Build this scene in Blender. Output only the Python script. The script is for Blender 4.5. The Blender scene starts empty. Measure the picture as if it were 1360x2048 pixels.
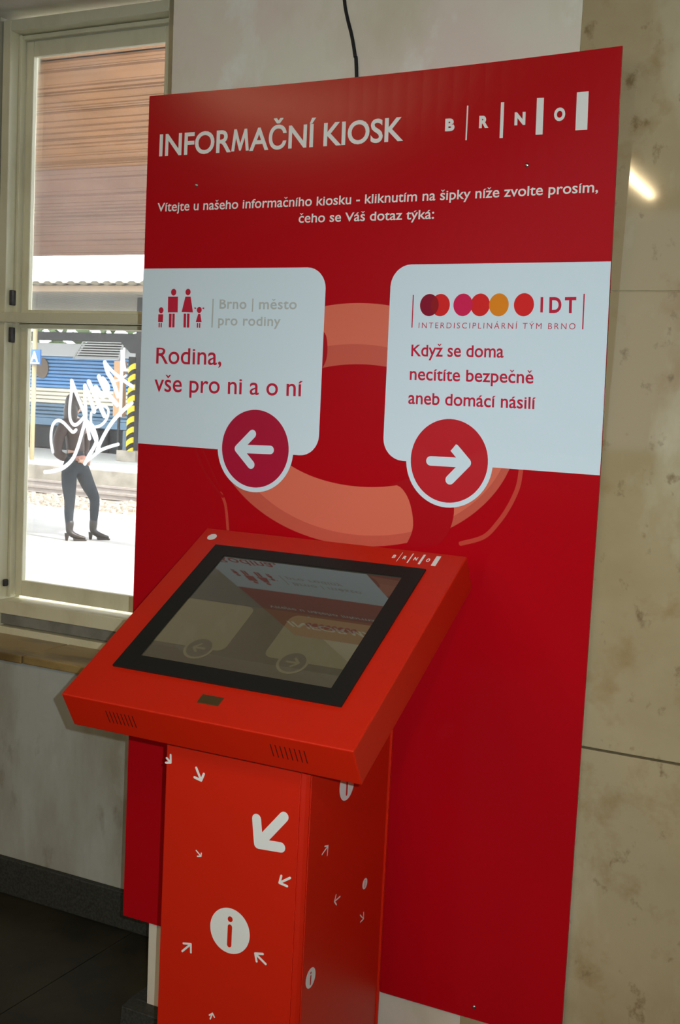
import bpy, bmesh, math, random
from mathutils import Vector, Matrix, noise
random.seed(7)
C = bpy.context.scene.collection
SC = bpy.context.scene
PI = math.pi

# ------------------------------------------------------------------ camera
cam_d = bpy.data.cameras.new('camera'); cam = bpy.data.objects.new('camera', cam_d); C.objects.link(cam)
cam_d.sensor_fit = 'VERTICAL'; cam_d.sensor_height = 24.0; cam_d.lens = 2368.3 / 2048 * 24.0
cam_d.clip_start = 0.02; cam_d.clip_end = 300
CR = Vector((0.88889, 0.45554, 0.04849)); CU = Vector((-0.08640, 0.06276, 0.99428)); CF = Vector((-0.44989, 0.88800, -0.09514))
CP = Vector((1.5307, -2.0550, 1.4699))
cam.matrix_world = Matrix(((CR.x, CU.x, -CF.x, CP.x), (CR.y, CU.y, -CF.y, CP.y), (CR.z, CU.z, -CF.z, CP.z), (0, 0, 0, 1)))
SC.camera = cam

# ------------------------------------------------------------------ sky, sun, flash, exposure
W = bpy.data.worlds.new('world'); SC.world = W; W.use_nodes = True
bgn = W.node_tree.nodes['Background']; bgn.inputs[0].default_value = (0.86, 0.93, 1.0, 1); bgn.inputs[1].default_value = 7.0
sun_d = bpy.data.lights.new('sun', 'SUN'); sun_d.energy = 9.0; sun_d.angle = math.radians(1); sun_d.color = (1.0, 0.95, 0.86)
sun = bpy.data.objects.new('sun', sun_d); C.objects.link(sun)
sun.rotation_euler = Vector((-0.80, 0.12, -0.48)).to_track_quat('-Z', 'Y').to_euler()
# the camera's own flash, a little to the right of and above the lens
fl_d = bpy.data.lights.new('flash', 'AREA'); fl_d.shape = 'RECTANGLE'; fl_d.size = 0.005; fl_d.size_y = 0.010; fl_d.spread = math.radians(112); fl_d.energy = 12.0; fl_d.color = (0.84, 0.955, 1.0)
flash = bpy.data.objects.new('flash', fl_d); C.objects.link(flash)
flash.matrix_world = Matrix.Translation(CR*0.036 + CU*0.022 + CF*0.01) @ cam.matrix_world
vs = SC.view_settings
vs.view_transform = 'Standard'; vs.look = 'None'; vs.exposure = -0.12; vs.gamma = 1.0; vs.use_curve_mapping = False

# measured layout of the print on the panel and the kiosk (metres on the surfaces)
D = {'texts': {'title': ('INFORMAČNÍ KIOSK', [(0.0299, 1.952), (0.5874, 1.9521), (0.5868, 1.9944), (0.0302, 1.9953)], 0),
           'greeting': [('Vítejte u našeho informačního kiosku - kliknutím na šipky níže zvolte prosím,', [(0.0298, 1.8386), (0.9669, 1.8412), (0.9669, 1.8573), (0.0304, 1.8559)],
                         0),
                        ('čeho se Váš dotaz týká:', [(0.3686, 1.8079), (0.6582, 1.8074), (0.6583, 1.8235), (0.3689, 1.8245)], 0)],
           'B': ('B', [(0.6722, 1.9637), (0.6912, 1.9631), (0.6909, 1.9841), (0.672, 1.9844)], 0),
           'R': ('R', [(0.7395, 1.9643), (0.7579, 1.9636), (0.7576, 1.9835), (0.7392, 1.9843)], 0),
           'N': ('N', [(0.8076, 1.9641), (0.8282, 1.9636), (0.8278, 1.9841), (0.8072, 1.9848)], 0),
           'O': ('O', [(0.8811, 1.9653), (0.9014, 1.965), (0.901, 1.9854), (0.8808, 1.9858)], 0),
           'city': [('Brno', [(0.1932, 1.6403), (0.2573, 1.6403), (0.2571, 1.6584), (0.1931, 1.6586)], 0),
                    ('město', [(0.287, 1.6402), (0.3735, 1.641), (0.3733, 1.6587), (0.2868, 1.6582)], 0),
                    ('pro rodiny', [(0.1914, 1.607), (0.3383, 1.6074), (0.3381, 1.6249), (0.1913, 1.625)], 0)],
           'family': [('Rodina,', [(0.0406, 1.5249), (0.2029, 1.5266), (0.2025, 1.5591), (0.0405, 1.5577)], 0),
                      ('vše pro ni a o ní', [(0.0383, 1.4666), (0.3954, 1.471), (0.3949, 1.5018), (0.0381, 1.4989)], 0)],
           'idt': [('I', [(0.8736, 1.6386), (0.8784, 1.6386), (0.8777, 1.6651), (0.8729, 1.6651)], 0),
                   ('D', [(0.8899, 1.6387), (0.9122, 1.6389), (0.9114, 1.6655), (0.8892, 1.6651)], 0),
                   ('T', [(0.9182, 1.6389), (0.9388, 1.6391), (0.9381, 1.6655), (0.9175, 1.6652)], 0)],
           'team': [('INTERDISCIPLINÁRNÍ TÝM BRNO', [(0.6378, 1.608), (0.939, 1.61), (0.9391, 1.6204), (0.638, 1.6182)], 0)],
           'safety': [('Když se doma', [(0.6254, 1.5559), (0.8085, 1.558), (0.8082, 1.579), (0.6251, 1.5771)], 0),
                      ('necítíte bezpečně', [(0.6246, 1.5117), (0.8671, 1.5137), (0.8667, 1.5345), (0.6243, 1.5329)], 0),
                      ('aneb domácí násilí', [(0.6239, 1.4668), (0.8738, 1.4686), (0.8735, 1.4895), (0.6236, 1.4882)], 0)]},
 'bars': [[(0.7139, 1.9439), (0.7167, 1.9437), (0.7168, 2.0039), (0.7139, 2.0042)], [(0.7804, 1.9429), (0.7867, 1.9428), (0.7862, 2.004), (0.7799, 2.0042)],
          [(0.8484, 1.9436), (0.8614, 1.9434), (0.8608, 2.0047), (0.8478, 2.0055)], [(0.921, 1.9457), (0.9424, 1.9451), (0.9415, 2.0079), (0.9206, 2.0079)]],
 'leftcard': [(0.0001, 1.7198), (0.4335, 1.7237), (0.4365, 1.3593), (-0.0082, 1.3524)],
 'rightcard': [(0.5754, 1.7237), (0.9962, 1.7264), (0.9982, 1.3595), (0.5753, 1.356)],
 'lcirc': (0.2911, 1.3611, 0.0799, 0.078),
 'lcirco': (0.2911, 1.3611, 0.0904, 0.0867),
 'rcirc': (0.7118, 1.3646, 0.0765, 0.0778),
 'rcirco': (0.7118, 1.3646, 0.0859, 0.0871),
 'larrow': [(0.252, 1.3587), (0.3273, 1.3609), (0.2843, 1.3904), (0.2836, 1.3284)],
 'rarrow': [(0.7474, 1.3634), (0.6754, 1.3623), (0.7164, 1.3941), (0.7163, 1.3298)],
 'arroww': (0.0166, 0.0178),
 'fam': [('c', (0.0791, 1.6729), 0.0066), ('r', [(0.0661, 1.6312), (0.091, 1.6315), (0.0904, 1.6638), (0.0655, 1.6636)]),
         ('r', [(0.0698, 1.6003), (0.0764, 1.6004), (0.076, 1.6287), (0.0693, 1.6287)]), ('r', [(0.0783, 1.6004), (0.0842, 1.6005), (0.0837, 1.6288), (0.0779, 1.6288)]),
         ('c', (0.115, 1.6733), 0.0063), ('r', [(0.1006, 1.6322), (0.129, 1.6319), (0.1219, 1.6639), (0.1089, 1.6638)]),
         ('r', [(0.1066, 1.6009), (0.1128, 1.6007), (0.1123, 1.6291), (0.1062, 1.6291)]), ('r', [(0.1151, 1.6007), (0.1212, 1.6008), (0.1208, 1.6292), (0.1146, 1.6292)]),
         ('c', (0.0491, 1.6355), 0.006), ('r', [(0.0422, 1.6111), (0.0544, 1.6109), (0.0545, 1.6272), (0.0423, 1.6271)]),
         ('r', [(0.0439, 1.5999), (0.047, 1.5999), (0.047, 1.6092), (0.0439, 1.6092)]), ('r', [(0.049, 1.6), (0.0521, 1.6), (0.0521, 1.6093), (0.049, 1.6093)]),
         ('c', (0.1444, 1.637), 0.006), ('r', [(0.1368, 1.6124), (0.1512, 1.6123), (0.1474, 1.6289), (0.1421, 1.6288)]),
         ('r', [(0.14, 1.6008), (0.143, 1.6009), (0.143, 1.6103), (0.1399, 1.6103)]), ('r', [(0.1453, 1.6009), (0.1483, 1.6009), (0.1483, 1.6104), (0.1452, 1.6103)]),
         ('r', [(0.1326, 1.6388), (0.1367, 1.6395), (0.1366, 1.641), (0.1324, 1.6429)]), ('r', [(0.1519, 1.6396), (0.1561, 1.6384), (0.1559, 1.6425), (0.1518, 1.6412)])],
 'gbars': [[(0.1751, 1.6017), (0.1785, 1.6018), (0.1788, 1.6598), (0.1755, 1.6598)], [(0.2703, 1.6346), (0.2732, 1.6346), (0.2733, 1.6609), (0.2704, 1.6609)]],
 'rbars': [[(0.6231, 1.6084), (0.6253, 1.6085), (0.6252, 1.6689), (0.6229, 1.6689)], [(0.9512, 1.6102), (0.9535, 1.6102), (0.953, 1.6708), (0.9507, 1.6708)]],
 'dots': [(0.6577, 1.6504), (0.6801, 1.6505), (0.7251, 1.6511), (0.7587, 1.6512), (0.7949, 1.6514), (0.8424, 1.6519)],
 'dotr': 0.0203,
 'ring_pts': {'top': (0.5228, 1.648),
              'intop': (0.5339, 1.5375),
              'inbot': (0.5302, 1.3038),
              'outR1': (0.8254, 1.3546),
              'outR2': (0.7196, 1.2336),
              'outB': (0.5367, 1.1874),
              'outL': (0.2312, 1.2884),
              'outL2': (0.3306, 1.2083),
              'inR': (0.628, 1.3232),
              'inL': (0.3763, 1.3302),
              'rope': [(0.852, 1.3582), (0.8482, 1.3262), (0.8347, 1.2916), (0.8156, 1.2596), (0.789, 1.2299), (0.7448, 1.2129)],
              'rope2': [(0.1528, 1.3467), (0.1775, 1.3068), (0.2135, 1.2647), (0.2259, 1.2402), (0.2338, 1.1914)],
              'bandL': [(0.5941, 1.3119), (0.6173, 1.3101), (0.6359, 1.2853), (0.6469, 1.2477), (0.6436, 1.2194), (0.6299, 1.1926)],
              'bandR': [(0.726, 1.279), (0.7269, 1.2653), (0.718, 1.2299), (0.706, 1.2149)],
              'topbandleft': [(0.4405, 1.5965), (0.4456, 1.5629), (0.4418, 1.5289)]},
 'colarrows': [([(0.3711, 0.8212), (0.3624, 0.8278), (0.3705, 0.8348), (0.361, 0.8193)], 0.004), ([(0.4358, 0.8018), (0.4247, 0.822), (0.4408, 0.8141), (0.422, 0.8046)], 0.0047),
               ([(0.4414, 0.6673), (0.4312, 0.6754), (0.442, 0.673), (0.4342, 0.6657)], 0.0023), ([(0.5556, 0.7149), (0.6025, 0.7715), (0.5499, 0.7569), (0.5988, 0.718)], 0.0178),
               ([(0.5996, 0.6566), (0.6192, 0.6698), (0.6025, 0.6695), (0.6144, 0.6544)], 0.0042),
               ([(0.4275, 0.5046), (0.4099, 0.4868), (0.4119, 0.5017), (0.4281, 0.4893)], 0.0037), ([(0.5585, 0.522), (0.5799, 0.509), (0.5734, 0.5252), (0.562, 0.509)], 0.0042),
               ([(0.4778, 0.3917), (0.4736, 0.3803), (0.4716, 0.3865), (0.482, 0.3858)], 0.0028)],
 'coli': (0.5062, 0.5489, 0.0403, 0.0392),
 'coli_s': [(0.5053, 0.5682), (0.5054, 0.5571), (0.5067, 0.5286)],
 'colsarrows': [([(-0.2884, 0.7026), (-0.3095, 0.6945), (-0.3009, 0.7059), (-0.2898, 0.6862)], 0.0033),
                ([(-0.2528, 0.59), (-0.2315, 0.5912), (-0.2475, 0.6001), (-0.2439, 0.5807)], 0.0033),
                ([(-0.1263, 0.51), (-0.1426, 0.5233), (-0.1278, 0.5229), (-0.1401, 0.5089)], 0.0028)],
 'colsi': [(-0.226, 0.795, 0.0328, 0.0282), (-0.129, 0.5788, 0.0117, 0.0099), (-0.3303, 0.4829, 0.0176, 0.0177)],
 'headi': (0.2505, 0.0284, 0.0103, 0.0097),
 'headlogo': [(0.6432, 0.0386), (0.7342, 0.0395), (0.7346, 0.0093), (0.6447, 0.0102)],
 'badge': [(0.4782, 0.4647), (0.5194, 0.4637), (0.5184, 0.4443), (0.4773, 0.4457)],
 'ventR': [[(0.6318, 0.0213), (0.6317, 0.0483)], [(0.6405, 0.0211), (0.6402, 0.0479)], [(0.6492, 0.0209), (0.6486, 0.0476)], [(0.6579, 0.0207), (0.6571, 0.0473)],
           [(0.6665, 0.0205), (0.6654, 0.047)], [(0.6751, 0.0203), (0.6738, 0.0467)], [(0.6836, 0.0201), (0.6821, 0.0464)], [(0.6921, 0.0199), (0.6904, 0.0461)]],
 'ventL': [[(0.3112, 0.0195), (0.3101, 0.047)], [(0.3191, 0.0187), (0.3176, 0.047)], [(0.327, 0.0179), (0.325, 0.047)], [(0.3348, 0.0172), (0.3325, 0.047)],
           [(0.3427, 0.0164), (0.3399, 0.047)], [(0.3505, 0.0157), (0.3473, 0.0469)], [(0.3582, 0.0149), (0.3547, 0.0469)], [(0.366, 0.0142), (0.362, 0.0469)]],
 'scr': {'cardL': [(0.2876, 0.3437), (0.4555, 0.3383), (0.4576, 0.219), (0.2675, 0.2164)],
         'cardR': [(0.5484, 0.3328), (0.6907, 0.3335), (0.6923, 0.2162), (0.5329, 0.2255)],
         'cL': [(0.4082, 0.341), (0.3798, 0.3472), (0.4234, 0.3663)],
         'cR': [(0.5937, 0.3388), (0.5658, 0.345), (0.6075, 0.3656)],
         'dots': [(0.569, 0.2417), (0.6597, 0.2382)],
         'scrTL': [(0.3055, 0.0826), (0.6873, 0.0853), (0.6901, 0.3832), (0.3144, 0.3842)]},
 'screws': [(0.1251, 1.8894), (0.8349, 1.8936), (0.826, 0.333)],
 'cable': [(0.4267, 2.2859), (0.4308, 2.23), (0.4391, 2.1967), (0.4506, 2.1632), (0.4602, 2.1253), (0.4666, 2.0876)]}
GRAF = [([(-0.8581, 1.2687), (-0.8656, 1.2963), (-0.8665, 1.3267), (-0.8592, 1.3524), (-0.8418, 1.3647), (-0.8222, 1.3594), (-0.8024, 1.3454), (-0.7844, 1.3326), (-0.7719, 1.3395)], 0.0088), ([(-0.7944, 1.4848), (-0.7932, 1.4511), (-0.7982, 1.4084), (-0.7953, 1.3709), (-0.7803, 1.3541), (-0.7615, 1.3614), (-0.7371, 1.3863)], 0.0092), ([(-0.7927, 1.4836), (-0.7706, 1.4396), (-0.7435, 1.391), (-0.7294, 1.3469), (-0.7205, 1.3174)], 0.0105), ([(-0.7432, 1.4705), (-0.7417, 1.4284), (-0.7368, 1.3789), (-0.7508, 1.3282), (-0.7652, 1.2847), (-0.7832, 1.2508), (-0.8177, 1.2232), (-0.8595, 1.21), (-0.8872, 1.2055)], 0.0105), ([(-0.7295, 1.4834), (-0.708, 1.4497), (-0.6881, 1.4184), (-0.6684, 1.3872)], 0.013), ([(-0.7432, 1.4705), (-0.7197, 1.4294), (-0.7061, 1.3978)], 0.0126), ([(-0.6926, 1.4996), (-0.668, 1.4611), (-0.6457, 1.44), (-0.6235, 1.4213)], 0.0126), ([(-0.6784, 1.4927), (-0.659, 1.4689), (-0.6766, 1.4436), (-0.7023, 1.4672)], 0.0147), ([(-0.6725, 1.5419), (-0.6607, 1.5129), (-0.6414, 1.4891), (-0.6214, 1.4459)], 0.0118), ([(-0.6725, 1.5419), (-0.6455, 1.5183), (-0.608, 1.4952), (-0.568, 1.4748)], 0.0092), ([(-0.5948, 1.5066), (-0.6141, 1.495), (-0.6443, 1.4866)], 0.0059), ([(-0.7123, 1.3975), (-0.6911, 1.4133), (-0.6663, 1.4145), (-0.6534, 1.4003), (-0.6617, 1.3752), (-0.6828, 1.3568), (-0.7107, 1.3528), (-0.7177, 1.3724), (-0.7168, 1.3923)], 0.0076), ([(-0.5707, 1.4286), (-0.6045, 1.4026), (-0.637, 1.3716), (-0.6634, 1.3356), (-0.6838, 1.2997), (-0.6924, 1.2793)], 0.0105), ([(-0.7108, 1.3553), (-0.6939, 1.319), (-0.7023, 1.2936), (-0.7203, 1.2675), (-0.7351, 1.2415)], 0.0105), ([(-0.7301, 1.3668), (-0.7068, 1.3307), (-0.6834, 1.2898)], 0.0105), ([(-0.6146, 1.3064), (-0.6465, 1.297), (-0.6771, 1.2852), (-0.7014, 1.2687), (-0.7321, 1.2467)], 0.0084), ([(-0.6038, 1.5827), (-0.6043, 1.5561), (-0.5985, 1.5223)], 0.0071), ([(-0.606, 1.522), (-0.5894, 1.5226)], 0.0063)]

# ------------------------------------------------------------------ helpers
def tag(o, label=None, cat=None, group=None, kind=None):
    if label: o['label'] = label
    if cat: o['category'] = cat
    if group: o['group'] = group
    if kind: o['kind'] = kind
    return o
def empty(name, loc, rz=0.0):
    o = bpy.data.objects.new(name, None); o.location = loc; o.rotation_euler = (0, 0, rz); o.empty_display_size = 0.1
    C.objects.link(o); return o
def link(name, me, mat, parent=None):
    o = bpy.data.objects.new(name, me); C.objects.link(o)
    for m in (mat if isinstance(mat, (list, tuple)) else [mat]): me.materials.append(m)
    if parent is not None:
        o.parent = parent
        o.matrix_parent_inverse = parent_world(parent).inverted()
    return o
def parent_world(p):
    return p.matrix_basis.copy()   # every parent is undone below, so basis = world
def mesh(name, vs_, fs, mat, parent=None, smooth=False, uvs=None):
    me = bpy.data.meshes.new(name); me.from_pydata([tuple(v) for v in vs_], [], fs); me.update()
    if smooth:
        for p in me.polygons: p.use_smooth = True
    return link(name, me, mat, parent)
BOXF = [(0, 3, 2, 1), (4, 5, 6, 7), (0, 1, 5, 4), (1, 2, 6, 5), (2, 3, 7, 6), (3, 0, 4, 7)]
def bmobj(name, bm, mat, parent=None, smooth=False):
    bmesh.ops.recalc_face_normals(bm, faces=bm.faces)
    me = bpy.data.meshes.new(name); bm.to_mesh(me); bm.free()
    if smooth:
        for p in me.polygons: p.use_smooth = True
    return link(name, me, mat, parent)
def add_hexa(bm, v8, bev=0.0, seg=2):
    vv = [bm.verts.new(v) for v in v8]
    ff = [bm.faces.new([vv[i] for i in f]) for f in BOXF]
    if bev > 0:
        ed = list({e for f in ff for e in f.edges})
        bmesh.ops.bevel(bm, geom=ed, offset=bev, segments=seg, profile=0.5, affect='EDGES')
def box8(x0, x1, y0, y1, z0, z1):
    return [(x0, y0, z0), (x1, y0, z0), (x1, y1, z0), (x0, y1, z0), (x0, y0, z1), (x1, y0, z1), (x1, y1, z1), (x0, y1, z1)]
def box(name, x0, x1, y0, y1, z0, z1, mat, parent=None, bev=0.0):
    bm = bmesh.new(); add_hexa(bm, box8(x0, x1, y0, y1, z0, z1), bev)
    return bmobj(name, bm, mat, parent)
def tube_bm(bm, pts, r, n=8, cap=True):
    pts = [Vector(p) for p in pts]; rings = []
    rr = r if isinstance(r, (list, tuple)) else [r]*len(pts)
    up = Vector((0, 0, 1))
    for i, p in enumerate(pts):
        d = (pts[min(i+1, len(pts)-1)] - pts[max(i-1, 0)]).normalized()
        a = d.cross(up)
        if a.length < 1e-3: a = d.cross(Vector((1, 0, 0)))
        a.normalize(); b = d.cross(a).normalized()
        rings.append([bm.verts.new(p + (a*math.cos(2*PI*k/n) + b*math.sin(2*PI*k/n))*rr[i]) for k in range(n)])
    for A, B in zip(rings, rings[1:]):
        for k in range(n): bm.faces.new([A[k], A[(k+1) % n], B[(k+1) % n], B[k]])
    if cap: bm.faces.new(rings[0][::-1]); bm.faces.new(rings[-1])
def smooth_path(pts, n=6):
    pts = [Vector(p) for p in pts]; out = []
    for i in range(len(pts)-1):
        p0 = pts[max(i-1, 0)]; p1 = pts[i]; p2 = pts[i+1]; p3 = pts[min(i+2, len(pts)-1)]
        for k in range(n):
            t = k/n
            out.append(0.5*((2*p1) + (p2-p0)*t + (2*p0-5*p1+4*p2-p3)*t*t + (-p0+3*p1-3*p2+p3)*t**3))
    out.append(pts[-1]); return out

# ------------------------------------------------------------------ materials
def mat(name, col, rough=0.5, spec=0.5, metal=0.0, coat=0.0, coat_r=0.05, noise_amt=0.0, noise_scale=8.0, col2=None, bump=0.0, bump_scale=60.0, emit=None, emit_s=0.0):
    m = bpy.data.materials.new(name); m.use_nodes = True; nt = m.node_tree; b = nt.nodes['Principled BSDF']
    b.inputs['Base Color'].default_value = (*col, 1); b.inputs['Roughness'].default_value = rough
    b.inputs['Specular IOR Level'].default_value = spec; b.inputs['Metallic'].default_value = metal
    b.inputs['Coat Weight'].default_value = coat; b.inputs['Coat Roughness'].default_value = coat_r
    if emit: b.inputs['Emission Color'].default_value = (*emit, 1); b.inputs['Emission Strength'].default_value = emit_s
    if noise_amt > 0 or bump > 0:
        g = nt.nodes.new('ShaderNodeNewGeometry')
    if noise_amt > 0:
        n = nt.nodes.new('ShaderNodeTexNoise'); n.inputs['Scale'].default_value = noise_scale; n.inputs['Detail'].default_value = 6
        nt.links.new(g.outputs['Position'], n.inputs['Vector'])
        r = nt.nodes.new('ShaderNodeValToRGB'); c2 = col2 or tuple(c*(1-noise_amt) for c in col)
        r.color_ramp.elements[0].position = 0.35; r.color_ramp.elements[1].position = 0.65
        r.color_ramp.elements[0].color = (*c2, 1); r.color_ramp.elements[1].color = (*col, 1)
        nt.links.new(n.outputs['Fac'], r.inputs['Fac']); nt.links.new(r.outputs['Color'], b.inputs['Base Color'])
    if bump > 0:
        n = nt.nodes.new('ShaderNodeTexNoise'); n.inputs['Scale'].default_value = bump_scale; n.inputs['Detail'].default_value = 4
        nt.links.new(g.outputs['Position'], n.inputs['Vector'])
        bu = nt.nodes.new('ShaderNodeBump'); bu.inputs['Strength'].default_value = bump; bu.inputs['Distance'].default_value = 0.003
        nt.links.new(n.outputs['Fac'], bu.inputs['Height']); nt.links.new(bu.outputs['Normal'], b.inputs['Normal'])
    return m
def layered(name, base, layers, rough=0.5, spec=0.4, bump=0.0, bump_scale=40):
    """base colour plus noise stains: layers = (colour, scale, (sx,sy,sz), lo, hi, amount, seed)"""
    m = bpy.data.materials.new(name); m.use_nodes = True; nt = m.node_tree; b = nt.nodes['Principled BSDF']
    b.inputs['Roughness'].default_value = rough; b.inputs['Specular IOR Level'].default_value = spec
    g = nt.nodes.new('ShaderNodeNewGeometry'); cur = None
    for col, scale, s3, lo, hi, amt, seed in layers:
        mp = nt.nodes.new('ShaderNodeMapping'); mp.inputs['Scale'].default_value = s3; mp.inputs['Location'].default_value = (seed*3.7, seed*1.3, seed*2.1)
        nt.links.new(g.outputs['Position'], mp.inputs['Vector'])
        n = nt.nodes.new('ShaderNodeTexNoise'); n.inputs['Scale'].default_value = scale; n.inputs['Detail'].default_value = 8; n.inputs['Roughness'].default_value = 0.6
        nt.links.new(mp.outputs[0], n.inputs['Vector'])
        r = nt.nodes.new('ShaderNodeMapRange'); r.inputs['From Min'].default_value = lo; r.inputs['From Max'].default_value = hi
        r.inputs['To Min'].default_value = 0; r.inputs['To Max'].default_value = amt
        nt.links.new(n.outputs['Fac'], r.inputs['Value'])
        mx = nt.nodes.new('ShaderNodeMix'); mx.data_type = 'RGBA'
        if cur is None: mx.inputs[6].default_value = (*base, 1)
        else: nt.links.new(cur, mx.inputs[6])
        mx.inputs[7].default_value = (*col, 1); nt.links.new(r.outputs[0], mx.inputs[0]); cur = mx.outputs[2]
    nt.links.new(cur, b.inputs['Base Color'])
    if bump > 0:
        n = nt.nodes.new('ShaderNodeTexNoise'); n.inputs['Scale'].default_value = bump_scale; n.inputs['Detail'].default_value = 5
        nt.links.new(g.outputs['Position'], n.inputs['Vector'])
        bu = nt.nodes.new('ShaderNodeBump'); bu.inputs['Strength'].default_value = bump; bu.inputs['Distance'].default_value = 0.004
        nt.links.new(n.outputs['Fac'], bu.inputs['Height']); nt.links.new(bu.outputs['Normal'], b.inputs['Normal'])
    return m
def S(r, g, b):   # sRGB 0-255 to linear
    f = lambda c: (c/255)/12.92 if c/255 <= 0.04045 else ((c/255+0.055)/1.055)**2.4
    return (f(r), f(g), f(b))
M = {}
M['panel_red'] = mat('panel_red', S(180, 9, 22), 0.18, 0.12)
M['panel_white'] = mat('panel_white', S(218, 234, 244), 0.3, 0.25)
M['text_white'] = mat('text_white', S(232, 232, 228), 0.35, 0.4)
M['text_red'] = mat('text_red', S(196, 24, 58), 0.4, 0.3)
M['logo_grey'] = mat('logo_grey', S(186, 190, 186), 0.4, 0.3)
M['salmon'] = mat('salmon', S(224, 112, 88), 0.2, 0.3)
M['salmon_dark'] = mat('salmon_dark', S(206, 92, 74), 0.2, 0.3)
M['band_red'] = mat('band_red', S(176, 8, 22), 0.2, 0.3)
M['rope_red'] = mat('rope_red', S(204, 70, 56), 0.2, 0.3)
M['crimson'] = mat('crimson', S(176, 8, 54), 0.3, 0.4)
M['disc_red'] = mat('disc_red', S(196, 22, 36), 0.3, 0.4)
M['dot_dark'] = mat('dot_dark', S(140, 0, 44), 0.4, 0.3)
M['dot_mid'] = mat('dot_mid', S(150, 14, 28), 0.4, 0.3)
M['dot_red'] = mat('dot_red', S(222, 30, 34), 0.4, 0.3)
M['dot_pink'] = mat('dot_pink', S(214, 24, 84), 0.4, 0.3)
M['dot_orange'] = mat('dot_orange', S(232, 136, 24), 0.4, 0.3)
M['kiosk_red'] = mat('kiosk_red', S(206, 32, 5), 0.42, 0.4, bump=0.06, bump_scale=900)
M['kiosk_gap'] = mat('kiosk_gap', (0.02, 0.004, 0.003), 0.7, 0.2)
M['black_bezel'] = mat('black_bezel', (0.012, 0.012, 0.010), 0.45, 0.3)
M['badge'] = mat('badge', S(150, 128, 84), 0.35, 0.5, metal=0.9)
M['steel'] = mat('steel', (0.6, 0.6, 0.58), 0.3, 0.5, metal=1.0)
M['vent'] = mat('vent', (0.10, 0.008, 0.004), 0.8, 0.1)
M['cable'] = mat('cable', (0.01, 0.01, 0.012), 0.5, 0.4)
M['plaster'] = layered('plaster', S(220, 216, 198), [(S(222, 202, 192), 1.6, (1, 1, 1), .42, .6, .9, 1), (S(196, 186, 158), 3.5, (1, 1, .6), .52, .72, .7, 5), (S(232, 234, 224), 7, (1, 1, .7), .58, .7, .6, 9)], 0.75, 0.2, bump=0.25, bump_scale=30)
M['plaster_low'] = layered('plaster_low', S(178, 180, 174), [(S(140, 134, 114), 3.2, (1, 1, .35), .42, .62, .8, 3), (S(120, 110, 88), 9, (1, 1, .5), .60, .74, .7, 6), (S(200, 202, 200), 5, (1, 1, .6), .56, .72, .5, 11)], 0.6, 0.3, bump=0.3, bump_scale=24)
M['marble'] = layered('marble', S(174, 158, 124), [(S(160, 142, 106), 1.8, (1, 1, 1.2), .45, .6, .8, 2), (S(152, 128, 88), 9, (1, 1, 1), .54, .66, .75, 4), (S(196, 186, 158), 4, (1, 1, .5), .52, .66, .7, 8), (S(112, 90, 58), 26, (1, 1, .8), .60, .70, .7, 13)], 0.05, 0.5)
M['marble_joint'] = mat('marble_joint', (0.06, 0.055, 0.045), 0.8, 0.2)
M['sill_stone'] = layered('sill_stone', S(164, 138, 88), [(S(96, 76, 46), 4.5, (.6, 2.2, 1), .48, .62, .85, 2), (S(88, 52, 28), 14, (1, 1, 1), .64, .72, .7, 7)], 0.3, 0.5)
M['terrazzo'] = mat('terrazzo', (0.05, 0.052, 0.045), 0.55, 0.3, noise_amt=0.5, noise_scale=150)
M['floor_stone'] = layered('floor_stone', (0.036, 0.032, 0.020), [((0.016, 0.015, 0.011), 5, (1, 1, 1), .42, .6, .8, 3), ((0.05, 0.045, 0.032), 60, (1, 1, 1), .6, .72, .5, 5)], 0.4, 0.4)
M['frame_paint'] = layered('frame_paint', S(226, 220, 190), [(S(196, 188, 154), 6, (1, 1, .5), .5, .7, .6, 4)], 0.4, 0.4, bump=0.12, bump_scale=50)
M['mullion_paint'] = mat('mullion_paint', S(170, 168, 150), 0.45, 0.4)
M['dirty_grey'] = mat('dirty_grey', S(140, 138, 130), 0.6, 0.3, noise_amt=.3, noise_scale=20)
M['dark_gap'] = mat('dark_gap', (0.012, 0.012, 0.01), 0.8, 0.1)
M['hinge'] = mat('hinge', (0.05, 0.045, 0.05), 0.5, 0.4, noise_amt=.5, noise_scale=90)
M['ceiling_paint'] = mat('ceiling_paint', S(150, 142, 118), 0.8, 0.2)
M['lamp_glow'] = mat('lamp_glow', (0.9, 0.9, 0.85), 0.5, 0.3, emit=(1.0, 0.72, 0.36), emit_s=26)
M['lamp_body'] = mat('lamp_body', (0.4, 0.4, 0.38), 0.5, 0.3)

# ------------------------------------------------------------------ the hall: walls, floor, ceiling
ZC = 3.45
def struct(o): o['kind'] = 'structure'; return o
# plaster pier behind the panel (its left edge is slightly out of true)
bm = bmesh.new()
v8 = box8(0.052, 0.91, 0.03, 0.95, 0, ZC); v8[4] = (0.022, .03, ZC); v8[7] = (0.022, .95, ZC)
add_hexa(bm, v8); struct(bmobj('wall_front', bm, M['plaster']))
wl = struct(box('wall_left', -4.2, 0.30, 0.49, 0.95, 0, 0.684, M['plaster_low']))
struct(box('wall_above', -4.2, 0.30, 0.03, 0.95, 2.545, ZC, M['plaster']))
struct(box('wall_left_pier', -4.2, -1.105, 0.67, 0.775, 0.684, 2.545, M['plaster']))
struct(box('wall_right_pier', -.388, 0.30, 0.675, 0.95, 0.684, 2.545, M['plaster']))
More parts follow.
